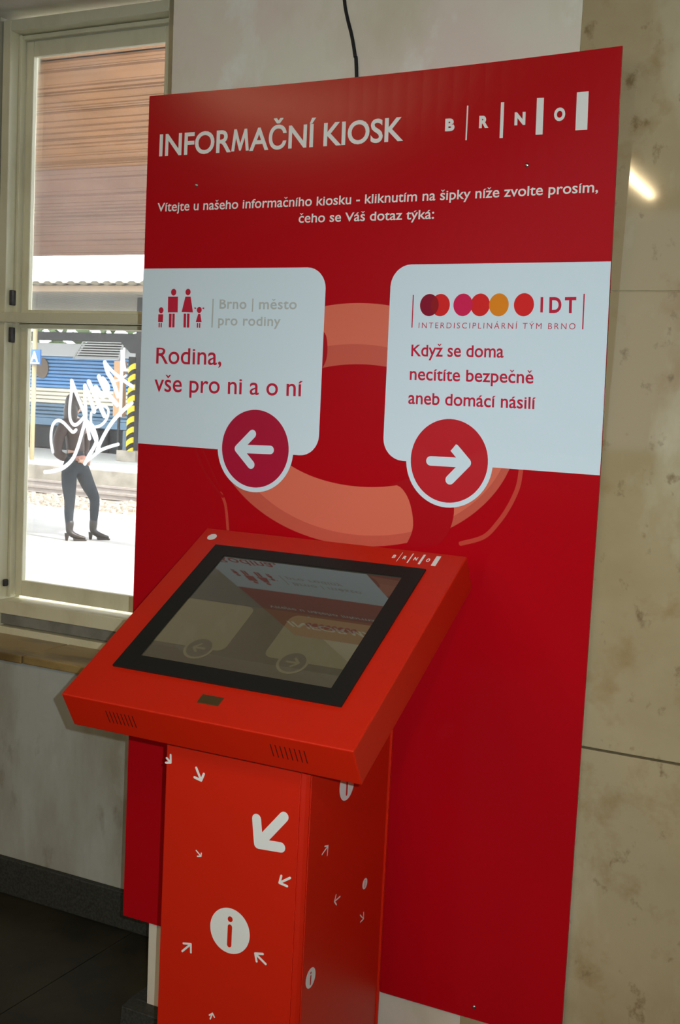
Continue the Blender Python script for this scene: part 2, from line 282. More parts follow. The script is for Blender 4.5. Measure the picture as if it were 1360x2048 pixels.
# right wall: marble slabs hung on a masonry core
wr = struct(box('wall_right', 0.91, 4.6, 0.045, 0.95, 0, ZC, M['marble_joint']))
def slab(x0, x1, z0, z1, yf):
    o = box('marble_slab', x0+.0012, x1-.0012, yf, 0.05, z0+(.0005 if abs(z0-1.679)<.01 else .0018), z1-(.0005 if abs(z1-1.679)<.01 else .0018), M['marble'], wr, bev=0.0012); return o
rows = [(0.0, 0.867, 0.795, .010), (0.867, 1.679, 0.905, .0125), (1.679, 2.49, 0.905, .012), (2.49, ZC, 0.905, .013)]
for z0, z1, xs, yf in rows:
    x = xs
    for w_ in (1.30, 1.2, 1.2):
        x1 = min(x+w_, 4.6)
        slab(x, x1, z0, z1, yf + random.uniform(-.0006, .0006)); x = x1
box('joint_filler', .905, 4.6, .0150, .05, 1.6765, 1.6815, mat('grout', S(176, 168, 140), .6, .2), wr)
# rest of the hall (behind and beside the photographer)
struct(box('wall_side_left', -4.4, -4.2, -12.5, 0.95, 0, ZC, M['plaster_low']))
struct(box('wall_side_right', 4.6, 4.8, -12.5, 0.95, 0, ZC, M['plaster_low']))
struct(box('wall_back', -4.4, 4.8, -12.7, -12.5, 0, ZC, M['plaster_low']))
struct(box('ceiling', -4.4, 4.8, -12.7, 0.95, ZC, ZC+.2, M['ceiling_paint']))
fl = struct(box('floor', -4.4, 4.8, -12.7, 0.95, -0.2, -0.012, M['dark_gap']))
tx = [-.32 + .75*k for k in range(-5, 7)]; ty = [.49 - .75*k for k in range(0, 17)]
for i in range(len(tx)-1):
    for j in range(len(ty)-1):
        x0 = max(tx[i], -4.2); x1 = min(tx[i+1], 4.6)
        if x1 <= x0: continue
        box('floor_slab', x0+.0015, x1-.0015, ty[j+1]+.0015, ty[j]-.0015, -.012, random.uniform(-.0008, 0), M['floor_stone'], fl)
bm = bmesh.new(); v8 = box8(-4.2, 0.04, .472, .49, 0, .107); add_hexa(bm, v8, .004)
struct(bmobj('baseboard_left', bm, M['terrazzo']))
bm = bmesh.new(); v8 = box8(.006, .80, -.018, .03, 0, .107); v8[4] = (.012, -.012, .107); v8[5] = (.80, -.012, .107); add_hexa(bm, v8, .003)
v8 = box8(.006, .05, .03, .47, 0, .107); add_hexa(bm, v8, .003)
struct(bmobj('baseboard_front', bm, M['terrazzo']))

# lamps of the hall: ceiling tubes behind the photographer (their glow shows in the glossy panel and the marble)
def tube_lamp(name, a, b, energy, label):
    a = Vector(a); b = Vector(b); mid = (a+b)/2; L = (b-a).length
    e = empty(name, mid); tag(e, label, 'lamp')
    d = (b-a).normalized(); rz = math.atan2(d.y, d.x)
    bm = bmesh.new(); add_hexa(bm, box8(-L/2-.05, L/2+.05, -.06, .06, .04, .11), .008)
    for v in bm.verts: v.co = Matrix.Rotation(rz, 3, 'Z') @ v.co + mid
    bmobj('lamp_housing', bm, M['lamp_body'], e)
    bm = bmesh.new(); tube_bm(bm, [a, b], .018, 10); bmobj('lamp_tube', bm, M['lamp_glow'], e, smooth=True)
    bm = bmesh.new()
    tube_bm(bm, [mid+Vector((0, 0, .1)), Vector((mid.x, mid.y, ZC))], .008, 8); bmobj('lamp_rod', bm, M['lamp_body'], e)
    ld = bpy.data.lights.new('lamp_light', 'AREA'); ld.shape = 'RECTANGLE'; ld.size = L; ld.size_y = .05; ld.energy = energy; ld.color = (1.0, .76, .44)
    lo = bpy.data.objects.new('lamp_light', ld); C.objects.link(lo); lo.location = (mid.x, mid.y, mid.z-.03); lo.rotation_euler = (0, 0, rz)
tube_lamp('ceiling_lamp', (-.66, -6.3, 3.2), (-.70, -7.5, 3.2), 34, 'long fluorescent tube lamp hanging behind the photographer, middle one')
tube_lamp('ceiling_lamp', (-2.24, -3.4, 3.2), (-2.24, -4.6, 3.2), 34, 'fluorescent tube lamp hanging over the left side of the hall')
tube_lamp('ceiling_lamp', (-1.3, -4.8, 3.2), (-1.3, -5.8, 3.2), 15, 'shorter fluorescent tube lamp hanging between the left and the middle lamps')
tube_lamp('ceiling_lamp', (2.3, -3.6, 3.2), (2.3, -4.8, 3.2), 34, 'fluorescent tube lamp hanging over the right side of the hall')
# added cool fill light, unseen behind the photographer; no opening is built there
ld = bpy.data.lights.new('cool_fill', 'AREA'); ld.shape = 'RECTANGLE'; ld.size = 4; ld.size_y = 2.2; ld.energy = 32; ld.color = (.86, .94, 1.0)
lo = bpy.data.objects.new('cool_fill', ld); C.objects.link(lo); lo.location = (-2.0, -9.0, 2.2); lo.rotation_euler = (math.radians(80), 0, 0)

# ------------------------------------------------------------------ window
wf = M['frame_paint']
win = empty('window_1', (-.72, .70, .71)); win['kind'] = 'structure'
YA, YB = .66, .76     # casing
# outer casing
def wbox(n, *a, m=wf, bev=.002, p=None): return box(n, *a, m, p or win, bev)
wbox('casing_post', -1.024, -.995, YA, YB, .71, 2.52)
wbox('casing_post', -.437, -.385, YA, YB, .71, 2.52)
wbox('casing_head', -.995, -.437, YA, YB, 2.489, 2.52)
wbox('mullion', -1.105, -1.027, YA-.01, YB+.01, .70, 2.53, m=M['mullion_paint'])
wbox('casing_bottom', -1.105, -.385, YA, YB, .770, .811)
wbox('casing_bottom_step', -1.105, -.385, YA+.012, YB, .735, .770, m=M['dirty_grey'])
wbox('casing_foot', -1.105, -.385, YA-.002, YB, .700, .731)
# stepped reveal beads on the left side
wbox('reveal_bead', -.995, -.984, .695, .714, .815, 2.486)
wbox('reveal_bead', -.984, -.437, .700, .714, 2.474, 2.486)
wbox('casing_stop', -.995, -.385, .735, YB, 2.462, 2.49)
wbox('casing_stop', -.996, -.981, .735, YB, .80, 2.462)
# transom bar, in front of the casing
tr = wbox('transom', -1.11, -.385, YA-.028, YB, 1.648, 1.676)
wbox('transom_bead', -.96, -.437, YA+.02, .714, 1.634, 1.645)
# the two sashes
def sash(z0, z1, bt, tp):
    s = empty('sash', (-.72, .73, z0)); s.parent = win; s.matrix_parent_inverse = parent_world(win).inverted()
    x0, x1, y0, y1 = -.984, -.440, .715, .734
    def sb(n, *a):
        return box(n, *a, wf, s, .0025)
    sb('stile', x0, x0+.028, y0, y1, z0, z1); sb('stile', x1-.045, x1, y0, y1, z0, z1)
    sb('rail', x0+.028, x1-.045, y0, y1, z0, z0+bt); sb('rail', x0+.028, x1-.045, y0, y1, z1-tp, z1)
    return s, (x0+.028, x1-.045, z0+bt, z1-tp)
M['glass'] = g_ = bpy.data.materials.new('glass'); g_.use_nodes = True; nt = g_.node_tree; nt.nodes.clear()
out = nt.nodes.new('ShaderNodeOutputMaterial'); tb = nt.nodes.new('ShaderNodeBsdfTransparent'); gl = nt.nodes.new('ShaderNodeBsdfGlossy'); gl.inputs['Roughness'].default_value = .02
df = nt.nodes.new('ShaderNodeBsdfDiffuse'); df.inputs[0].default_value = (.85, .85, .8, 1); tl = nt.nodes.new('ShaderNodeBsdfTranslucent'); tl.inputs[0].default_value = (.9, .92, .95, 1)
ad = nt.nodes.new('ShaderNodeMixShader'); ad.inputs[0].default_value = .7; nt.links.new(df.outputs[0], ad.inputs[1]); nt.links.new(tl.outputs[0], ad.inputs[2])
fr = nt.nodes.new('ShaderNodeFresnel'); fr.inputs[0].default_value = 1.45
m1 = nt.nodes.new('ShaderNodeMixShader'); nt.links.new(fr.outputs[0], m1.inputs[0]); nt.links.new(tb.outputs[0], m1.inputs[1]); nt.links.new(gl.outputs[0], m1.inputs[2])
m2 = nt.nodes.new('ShaderNodeMixShader')
gg = nt.nodes.new('ShaderNodeNewGeometry'); nn = nt.nodes.new('ShaderNodeTexNoise'); nn.inputs['Scale'].default_value = 5; nn.inputs['Detail'].default_value = 6
nt.links.new(gg.outputs['Position'], nn.inputs['Vector']); mr = nt.nodes.new('ShaderNodeMapRange'); mr.inputs['From Min'].default_value = .3; mr.inputs['From Max'].default_value = .75
mr.inputs['To Min'].default_value = .008; mr.inputs['To Max'].default_value = .03; nt.links.new(nn.outputs['Fac'], mr.inputs['Value']); nt.links.new(mr.outputs[0], m2.inputs[0])
nt.links.new(m1.outputs[0], m2.inputs[1]); nt.links.new(ad.outputs[0], m2.inputs[2]); nt.links.new(m2.outputs[0], out.inputs['Surface'])
for z0, z1, bt, tp in ((1.668, 2.472, .022, .044), (.820, 1.646, .048, .012)):
    s, (gx0, gx1, gz0, gz1) = sash(z0, z1, bt, tp)
    box('pane', gx0-.004, gx1+.004, .7300, .7335, gz0-.004, gz1+.004, M['glass'], s)
for z in (1.700, 1.590):
    o = box('hinge', -.9945, -.984, .676, .694, z, z+.045, M['hinge'], win, .002)
o = box('hinge', -.9945, -.984, .672, .69, .85, .872, M['hinge'], win, .004)
# sill of two stone slabs
sill = struct(box('trim_1', -1.6, .25, .52, .72, .66, .6845, M['plaster_low']))
box('sill_slab', -1.7, -.722, .46, .70, .686, .710, M['sill_stone'], sill, .004)
box('sill_slab', -.719, .06, .462, .70, .6865, .7105, M['sill_stone'], sill, .004)
# white marker graffiti on the lower pane
M['marker'] = mk = bpy.data.materials.new('marker'); mk.use_nodes = True; nt = mk.node_tree; nt.nodes.clear()
out = nt.nodes.new('ShaderNodeOutputMaterial'); df = nt.nodes.new('ShaderNodeBsdfDiffuse'); df.inputs[0].default_value = (.92, .92, .92, 1)
tl = nt.nodes.new('ShaderNodeBsdfTranslucent'); tl.inputs[0].default_value = (.95, .95, .95, 1); mx = nt.nodes.new('ShaderNodeMixShader'); mx.inputs[0].default_value = .88
nt.links.new(df.outputs[0], mx.inputs[1]); nt.links.new(tl.outputs[0], mx.inputs[2]); nt.links.new(mx.outputs[0], out.inputs['Surface'])
def stroke2d(pts, w, n=8):
    """ribbon with round ends in a plane: list of (verts2d, faces)"""
    pts = [Vector(p) for p in pts]; L = []; Rr = []
    for i, p in enumerate(pts):
        d = (pts[min(i+1, len(pts)-1)] - pts[max(i-1, 0)]).normalized(); nrm = Vector((-d.y, d.x))
        L.append(p + nrm*w/2); Rr.append(p - nrm*w/2)
    vs_ = []; fs = []
    for a, b in zip(L, Rr): vs_ += [a, b]
    for i in range(len(pts)-1): fs.append((2*i, 2*i+1, 2*i+3, 2*i+2))
    for c, d in ((pts[0], (pts[0]-pts[1]).normalized()), (pts[-1], (pts[-1]-pts[-2]).normalized())):
        a0 = math.atan2(d.y, d.x); k0 = len(vs_); vs_.append(c)
        for k in range(n+1): vs_.append(c + Vector((math.cos(a0-PI/2+PI*k/n), math.sin(a0-PI/2+PI*k/n)))*w/2)
        for k in range(n): fs.append((k0, k0+1+k, k0+2+k))
    return vs_, fs
gv = []; gf = []
for k, (pts, wd) in enumerate(GRAF):
    pts = [tuple(p) for p in pts]
    if len(pts) > 2: pts = smooth_path([Vector((p[0], p[1])).to_3d() for p in pts], 6); pts = [(p.x, p.y) for p in pts]
    v_, f_ = stroke2d(pts, wd*1.2); o_ = len(gv)
    gv += [(p.x, .7293 - .00003*k, p.y) for p in v_]; gf += [tuple(i+o_ for i in f) for f in f_]
gr = mesh('graffiti', gv, gf, M['marker'])
tag(gr, 'white marker graffiti scrawled on the lower window pane', 'graffiti')

# ------------------------------------------------------------------ the red information panel and its print
PX1, PZ0, PZ1, PB = 0.9965, 0.3085, 2.0748, 0.0486
def bend(x, z):
    t = min(max((x/0.9955-.25)/.75, 0), 1); s = min(max((z-1.39)/(PZ1-1.39), 0), 1)
    return -PB*t*t*s
def on_panel(p, layer):      # (x, z) on the panel face -> world, a hair in front of the face
    return Vector((p[0], bend(p[0], p[1]) - .00035*layer, p[1]))
panel = empty('information_panel', (.5, 0, .31))
tag(panel, 'tall red information panel with two white cards, mounted on the wall behind the kiosk', 'sign')
NX, NZ = 32, 40
vs_ = []; fs = []
for side, off in ((0, 0), (1, .004)):
    for j in range(NZ+1):
        for i in range(NX+1):
            x = PX1*i/NX; z = PZ0 + (PZ1-PZ0)*j/NZ; vs_.append((x, bend(x, z)+off, z))
n1 = (NX+1)*(NZ+1)
for j in range(NZ):
    for i in range(NX):
        a = j*(NX+1)+i; fs.append((a, a+1, a+NX+2, a+NX+1)); fs.append((a+n1, a+NX+1+n1, a+NX+2+n1, a+1+n1))
for i in range(NX):
    a = i; fs.append((a, a+n1, a+1+n1, a+1)); a = NZ*(NX+1)+i; fs.append((a, a+1, a+1+n1, a+n1))
for j in range(NZ):
    a = j*(NX+1); b = a+NX+1; fs.append((a, b, b+n1, a+n1)); a += NX; b += NX; fs.append((a, a+n1, b+n1, b))
mesh('panel_board', vs_, fs, M['panel_red'], panel, smooth=False)

def surf_mesh(name, polys, mp, m, parent, layer=1):
    """polys: list of (verts2d, faces) mapped by mp(p, layer)"""
    V = []; F = []
    for k_, (v, f) in enumerate(polys):
        o = len(V); V += [mp(p, layer + .04*k_) for p in v]; F += [tuple(i+o for i in q) for q in f]
    return mesh(name, V, F, m, parent)
def disc2d(c, rx, ry, n=48):
    v = [c] + [(c[0]+rx*math.cos(2*PI*k/n), c[1]+ry*math.sin(2*PI*k/n)) for k in range(n)]
    return v, [(0, 1+k, 1+(k+1) % n) for k in range(n)]
def quad2d(q): return list(q), [tuple(range(len(q)))]
def arrow2d(a, w):
    tip, st, u1, u2 = a
    return [stroke2d([st, tip], w), stroke2d([u1, tip], w), stroke2d([u2, tip], w)]
def card2d(x0, x1, z0, z1, r, right, n=36):
    """white card, rounded on one side; filled in rows so that it follows the curved panel"""
    zs = [z0 + (z1-z0)*k/n for k in range(n+1)] + [z0+r*(1-math.cos(PI/2*k/8)) for k in range(9)] + [z1-r*(1-math.cos(PI/2*k/8)) for k in range(9)]
    zs = sorted(set(round(z, 6) for z in zs)); V = []; F = []; m_ = 10
    for z in zs:
        d = 0
        if z < z0+r: d = r - math.sqrt(max(r*r-(z0+r-z)**2, 0))
        if z > z1-r: d = r - math.sqrt(max(r*r-(z-z1+r)**2, 0))
        a, b = (x0, x1-d) if right else (x0+d, x1)
        V += [(a+(b-a)*k/m_, z) for k in range(m_+1)]
    for j in range(len(zs)-1):
        for k in range(m_): q = j*(m_+1)+k; F.append((q, q+1, q+m_+2, q+m_+1))
    return V, F
XH = {}
def text2d(txt, w=0.0, space=1.0, xh=0.0):
    """outline of the text, unit cap height, baseline 0, x scaled 0..1; small letters with a hacek are
    built as letter + hacek; xh raises the x-height to that part of the cap height"""
    plain = {'ě': 'e', 'č': 'c', 'š': 's', 'ž': 'z'}
    body = ''.join(plain.get(ch, ch) for ch in txt)
    def flat(t):
        c = bpy.data.curves.new('t', 'FONT'); c.body = t; c.size = 1; c.offset = w; c.resolution_u = 5; c.fill_mode = 'FRONT'; c.space_character = space
        o = bpy.data.objects.new('t', c); C.objects.link(o); bpy.context.view_layer.update()
        dg = bpy.context.evaluated_depsgraph_get(); me = bpy.data.meshes.new_from_object(o.evaluated_get(dg))
        v = [(p.co.x, p.co.y) for p in me.vertices]; f = [tuple(p.vertices) for p in me.polygons]
        bpy.data.objects.remove(o); bpy.data.curves.remove(c); bpy.data.meshes.remove(me); return v, f
    v, f = flat(body)
    cap = max(p[1] for p in flat('H')[0]); x_ = max(p[1] for p in flat('x')[0])/cap
    v = [(p[0], p[1]/cap) for p in v]
    if xh:
        v = [(p[0], p[1] if p[1] <= 0 else (p[1]*xh/x_ if p[1] < x_ else (xh + (p[1]-x_)*(1-xh)/(1-x_) if p[1] < 1 else p[1]))) for p in v]
    top = xh or x_
    for i, ch in enumerate(txt):
        if ch in plain:
            g = flat(plain[ch])[0]; x1 = max(p[0] for p in flat(body[:i+1])[0]); wd = max(p[0] for p in g)-min(p[0] for p in g)
            cx = x1 - wd/2; y0 = top+.10; h = .23; s_ = .115+w*1.2; hw = cap*.19; t_ = s_*cap*.9; o = len(v)
            v += [(cx, y0), (cx+hw, y0+h), (cx+hw-t_, y0+h), (cx, y0+s_), (cx-hw+t_, y0+h), (cx-hw, y0+h)]
            f += [(o, o+1, o+2, o+3), (o, o+3, o+4, o+5)]
    if w > 0 and 'M' in txt:     # the bold M is drawn as one clean outline
        for i, ch in enumerate(body):
            if ch != 'M': continue
            b_ = max(p[0] for p in flat(body[:i+1])[0]); g = flat('M')[0]; a_ = b_ - (max(p[0] for p in g)-min(p[0] for p in g))
            f = [q for q in f if not all(a_-.01 < v[k][0] < b_+.01 for k in q)]; o = len(v)
            P_ = [(0, 0), (.17, 0), (.25, .60), (.45, .02), (.55, .02), (.75, .60), (.83, 0), (1, 0), (.87, 1), (.72, 1), (.50, .35), (.28, 1), (.13, 1)]
            v += [(a_+(b_-a_)*x, y) for x, y in P_]; f.append(tuple(range(o, o+len(P_))))
    x0 = min(p[0] for p in v); x1 = max(p[0] for p in v)
    return [((p[0]-x0)/(x1-x0), p[1]) for p in v], f
def text_poly(t, w=None, space=1.0, xh=0.0):
    txt, q, _ = t; v, f = text2d(txt, w if w is not None else 0.0, space, xh)
    bl, br, tr_, tl_ = [Vector(p) for p in q]
    out = []
    for s, h in v:
        b = bl.lerp(br, s); t_ = tl_.lerp(tr_, s); p = b + (t_-b)*h; out.append((p.x, p.y))
    return out, f
T = D['texts']
surf_mesh('title_lettering', [text_poly(T['title'], .018, .98)], on_panel, M['text_white'], panel, 2)
for t in T['greeting']: surf_mesh('greeting_lettering', [text_poly(t, .010, 1, .76)], on_panel, M['text_white'], panel, 2)
for b in D['bars']: surf_mesh('logo_bar', [quad2d(b)], on_panel, M['text_white'], panel, 2)
for k in 'BRNO': surf_mesh('logo_letter', [text_poly(T[k], .055)], on_panel, M['text_white'], panel, 2)
# life ring drawn behind the cards
RC = (.512, 1.420)
def ring_sector(a0, a1, ai, bi, ao, bo, n=40, e0=0.0, e1=0.0):
    """sector between two ellipses; e0/e1 bulge the two ends (sections of the ring)"""
    V = []; F = []; K = 6
    for i in range(n+1):
        for k in range(K+1):
            r = k/K; bul = math.sin(PI*r)
            A0 = a0 + e0*bul; A1 = a1 + e1*bul; a = math.radians(A0 + (A1-A0)*i/n)
            ca, sa = math.cos(a), math.sin(a)
            V.append((RC[0]+.012*(1-r)+(ai+(ao-ai)*r)*ca, RC[1]+(bi+(bo-bi)*r)*sa))
    for i in range(n):
        for k in range(K): q = i*(K+1)+k; F.append((q, q+1, q+K+2, q+K+1))
    return V, F
RI, RJ, RO, RP = .222, .1175, .330, .2335
def rs(*a, m='salmon', name='ring_section', layer=1, **k): return surf_mesh(name, [ring_sector(*a, **k)], on_panel, M[m], ring, layer)
ring = surf_mesh('life_ring_print', [ring_sector(0, 360, RI, RJ, RO, RP, n=120)], on_panel, M['band_red'], panel, 1)
rs(62, 116, RI, RJ, RO, RP, layer=1.6)
rs(205, 352, RI, RJ, RO, RP, layer=1.6, n=90)
rs(62, 116, RI, RJ, RI+.038, RJ+.038, m='salmon_dark', layer=2.2, name='ring_shade')
rs(208, 352, RI+.082, RJ+.094, RO, RP, m='salmon_dark', layer=2.2, name='ring_shade', n=90)
def resample(pts, n):
    p = smooth_path([Vector((a[0], a[1], 0)) for a in pts], 10); L = [0]
    for a, b in zip(p, p[1:]): L.append(L[-1]+(b-a).length)
    out = []; j = 0
    for k in range(n+1):
        s = L[-1]*k/n
        while j < len(L)-2 and L[j+1] < s: j += 1
        t = (s-L[j])/max(L[j+1]-L[j], 1e-9); q = p[j].lerp(p[j+1], t); out.append((q.x, q.y))
    return out
LB = resample([(.592, 1.3125), (.615, 1.3090), (.6345, 1.2860), (.6455, 1.2500), (.6440, 1.2220), (.6270, 1.1860)], 20)
RB = resample([(.690, 1.345), (.722, 1.292), (.7275, 1.2650), (.7185, 1.2300), (.7000, 1.2060)], 20)
surf_mesh('ring_band', [(LB+RB, [(k, k+1, k+22, k+21) for k in range(20)])], on_panel, M['band_red'], ring, 2.8)
surf_mesh('ring_band', [(resample([(.434, 1.600), (.4425, 1.588), (.4460, 1.563), (.4440, 1.543), (.4360, 1.526)], 12), [tuple(range(13))])], on_panel, M['band_red'], ring, 2.8)
def path2d(pts, w): 
    p = smooth_path([Vector((a[0], a[1], 0)) for a in pts], 8); return stroke2d([(q.x, q.y) for q in p], w)
surf_mesh('rope_print', [path2d(D['ring_pts']['rope'], .0085)], on_panel, M['rope_red'], panel, 2); surf_mesh('rope_print', [path2d(D['ring_pts']['rope2'][2:], .0065)], on_panel, M['rope_red'], panel, 2)
surf_mesh('rope_knot_print', [path2d([(.1475, 1.352), (.1700, 1.309), (.2080, 1.266)], .006), path2d([(.1640, 1.352), (.190, 1.309), (.2165, 1.268)], .004), path2d([(.205, 1.268), (.2185, 1.258)], .006)], on_panel, M['band_red'], panel, 2)
# cards
lc = surf_mesh('family_card', [card2d(.0002, .4360, 1.3545, 1.7215, .042, True), ], on_panel, M['panel_white'], panel, 4)
surf_mesh('disc_border', [disc2d((.2911, 1.3611), .0890, .0880, 64)], on_panel, M['panel_white'], lc, 5)
surf_mesh('arrow_disc', [disc2d((.2911, 1.3611), .0785, .0785, 64)], on_panel, M['crimson'], lc, 6)
surf_mesh('arrow', arrow2d(D['larrow'], .0172), on_panel, M['panel_white'], lc, 7)
for q in [text_poly(t, .016, 1.06, .76) for t in T['city']] + [quad2d(b) for b in D['gbars']]: surf_mesh('city_lettering' if len(q[0]) > 8 else 'logo_bar', [q], on_panel, M['logo_grey'], lc, 5)
for t in T['family']: surf_mesh('family_lettering', [text_poly(t, .006, 1.0, .76)], on_panel, M['text_red'], lc, 5)
pf = []
for f in D['fam']:
    if f[0] == 'c': pf.append(disc2d(f[1], f[2], f[2]*1.05, 24))
    else: pf.append(quad2d(f[1]))
# rounded shoulders of the father
surf_mesh('family_pictogram', pf, on_panel, M['text_red'], lc, 5)
rc = surf_mesh('safety_card', [card2d(.5755, .9963, 1.3585, 1.7250, .042, False)], on_panel, M['panel_white'], panel, 4)
surf_mesh('disc_border', [disc2d((.7118, 1.3646), .0865, .0870, 64)], on_panel, M['panel_white'], rc, 5)
surf_mesh('arrow_disc', [disc2d((.7118, 1.3646), .0770, .0778, 64)], on_panel, M['disc_red'], rc, 6)
surf_mesh('arrow', arrow2d(D['rarrow'], .0178), on_panel, M['panel_white'], rc, 7)
for q in [text_poly(t, -.004, 1.35) for t in T['team']] + [quad2d(b) for b in D['rbars']]: surf_mesh('team_lettering' if len(q[0]) > 8 else 'logo_bar', [q], on_panel, M['text_red'], rc, 5)
for t in T['idt']: surf_mesh('logo_letter', [text_poly(t, .03 if t[0] != 'I' else .0)], on_panel, M['text_red'], rc, 5)
for t in T['safety']: surf_mesh('safety_lettering', [text_poly(t, .012, 1, .76)], on_panel, M['text_red'], rc, 5)
dr = D['dotr']
for i, (p, mm, ly) in enumerate(zip(D['dots'], ('dot_dark', 'dot_red', 'dot_pink', 'dot_red', 'dot_orange', 'dot_red'), (6, 5, 6, 5, 6, 5))):
    surf_mesh('logo_dot', [disc2d(p, dr*.93, dr, 40)], on_panel, M[mm], rc, ly)
# overlap of the first two dots (lens shape)
a_, b_ = D['dots'][0], D['dots'][1]; hd = (b_[0]-a_[0])/2; ra = dr*.93
th = math.acos(min(hd/ra, 1)); L1 = [(b_[0]+ra*math.cos(PI-th+2*th*k/16), b_[1]+dr*math.sin(PI-th+2*th*k/16)) for k in range(17)]; L2 = [(a_[0]+ra*math.cos(-th+2*th*k/16), a_[1]+dr*math.sin(-th+2*th*k/16)) for k in range(17)]
surf_mesh('logo_dot', [(L2+L1, [tuple(range(34))])], on_panel, M['dot_mid'], rc, 7)
for p in D['screws']:
    bm = bmesh.new(); bmesh.ops.create_uvsphere(bm, u_segments=10, v_segments=6, radius=.0042)
    for v in bm.verts: v.co = on_panel(p, 0) + Vector((v.co.x, v.co.y*.6, v.co.z))
    bmobj('screw', bm, M['steel'], panel, smooth=True)
# cable running down the plaster behind the panel
bm = bmesh.new(); cp = [(x, .026 + .004*math.sin(z*9), z) for x, z in D['cable']]; cp += [(.492, .022, 1.8), (.50, .022, 1.2)]
cp = [(cp[0][0]-.012+.004*k, .026, ZC - (ZC-cp[0][2])*k/4) for k in range(4)] + cp
tube_bm(bm, smooth_path(cp, 6), .0036, 8)
tag(bmobj('power_cable', bm, M['cable'], smooth=True), 'thin black cable running down the plaster wall behind the red panel', 'cable')

# ------------------------------------------------------------------ the kiosk
HY, HZ, TL, HL, HT = -.06, 1.0086+.19, .5291, .5019, .0729
HX0, HX1 = .2219, .7812
cs, sn = math.cos(TL), math.sin(TL)
HO = Vector((0, HY, HZ)); HU = Vector((0, -cs, -sn)); HN = Vector((0, -sn, cs))
def hp(x, u, t): return HO + Vector((x, 0, 0)) + HU*u - HN*t          # head: across, down the slope, into the box
def on_head(p, layer): return hp(p[0], p[1], -.00035*layer)
def on_front(p, layer): return hp(p[0], HL + .00035*layer, p[1])
CX0, CX1, CFY, CBY = .3608, .6422, -.3722, -.0387
def col_top(y, gap=0.0):  # height of the head's underside above y
    u = (HY - y + HT*sn)/cs; return HZ - u*sn - HT*cs - gap
kiosk = empty('kiosk', ((CX0+CX1)/2, (CFY+CBY)/2, 0))
tag(kiosk, 'orange-red touch-screen kiosk on a square column in front of the panel', 'kiosk')
ch = .010
foot = [(CX0+.003, CFY+.0), (CX1-ch, CFY), (CX1-.0045, CFY+.0045), (CX1, CFY+ch), (CX1, CBY), (CX0, CBY), (CX0, CFY+.003)]
bm = bmesh.new()
bot = [bm.verts.new((x, y, .012)) for x, y in foot]; top = [bm.verts.new((x, y, col_top(y)+.002)) for x, y in foot]
n = len(foot)
for k in range(n): bm.faces.new([bot[k], bot[(k+1) % n], top[(k+1) % n], top[k]])
bm.faces.new(bot[::-1]); bm.faces.new(top)
column = bmobj('column', bm, M['kiosk_red'], kiosk)
def plate(name, pts4, th_dir, mat_, par, bev=.001):
    a = [Vector(p) for p in pts4]; b = [p + Vector(th_dir) for p in a]
    bm = bmesh.new(); add_hexa(bm, a+b, bev); return bmobj(name, bm, mat_, par)
# front door plate and side cover, each slightly proud with an edge of its own
yt_ = CFY
plate('front_plate', [(CX0+.001, CFY-.0022, .02), (CX1-ch-.0015, CFY-.0022, .02), (CX1-ch-.0015, CFY+.002, .02), (CX0+.001, CFY+.002, .02)], (0, 0, col_top(CFY)-.021), M['kiosk_red'], column)
plate('side_plate', [(CX1-.002, CFY+ch+.003, .02), (CX1+.0016, CFY+ch+.003, .02), (CX1+.0016, CBY-.012, .02), (CX1-.002, CBY-.012, .02)], (0, 0, col_top(CFY)-.03), M['kiosk_red'], column)
box('rear_flange', CX1-.004, CX1+.004, CBY-.006, CBY, .012, col_top(CBY)-.03, M['kiosk_red'], column, .0008)
box('base_plate', CX0-.05, CX1+.05, CFY-.03, CBY+.01, 0, .012, M['kiosk_red'], kiosk, .002)
# head housing
bm = bmesh.new()
add_hexa(bm, [hp(HX0, HL, HT), hp(HX1, HL, HT), hp(HX1, 0, HT), hp(HX0, 0, HT), hp(HX0, HL, 0), hp(HX1, HL, 0), hp(HX1, 0, 0), hp(HX0, 0, 0)], .0028, 3)
headh = bmobj('head_housing', bm, M['kiosk_red'], kiosk)
# black bezel frame around the screen
B0, B1, V0, V1 = .2749, .7222, .0541, .4183
S0, S1, T0, T1 = .3117, .6883, .0840, .3838
def hbox(bm, x0, x1, u0, u1, t0, t1, bev=0.0):
    add_hexa(bm, [hp(x0, u1, t1), hp(x1, u1, t1), hp(x1, u0, t1), hp(x0, u0, t1), hp(x0, u1, t0), hp(x1, u1, t0), hp(x1, u0, t0), hp(x0, u0, t0)], bev)
bm = bmesh.new()
O4 = [(B0, V0), (B1, V0), (B1, V1), (B0, V1)]; I4 = [(S0, T0), (S1, T0), (S1, T1), (S0, T1)]
lv = [[bm.verts.new(hp(x, u, t)) for x, u in q] for q, t in ((O4, .002), (O4, -.0035), (I4, -.0035), (I4, .003))]
for a, b in zip(lv, lv[1:]):
    for k in range(4): bm.faces.new([a[k], a[(k+1) % 4], b[(k+1) % 4], b[k]])
bez = bmobj('screen_bezel', bm, M['black_bezel'], kiosk)
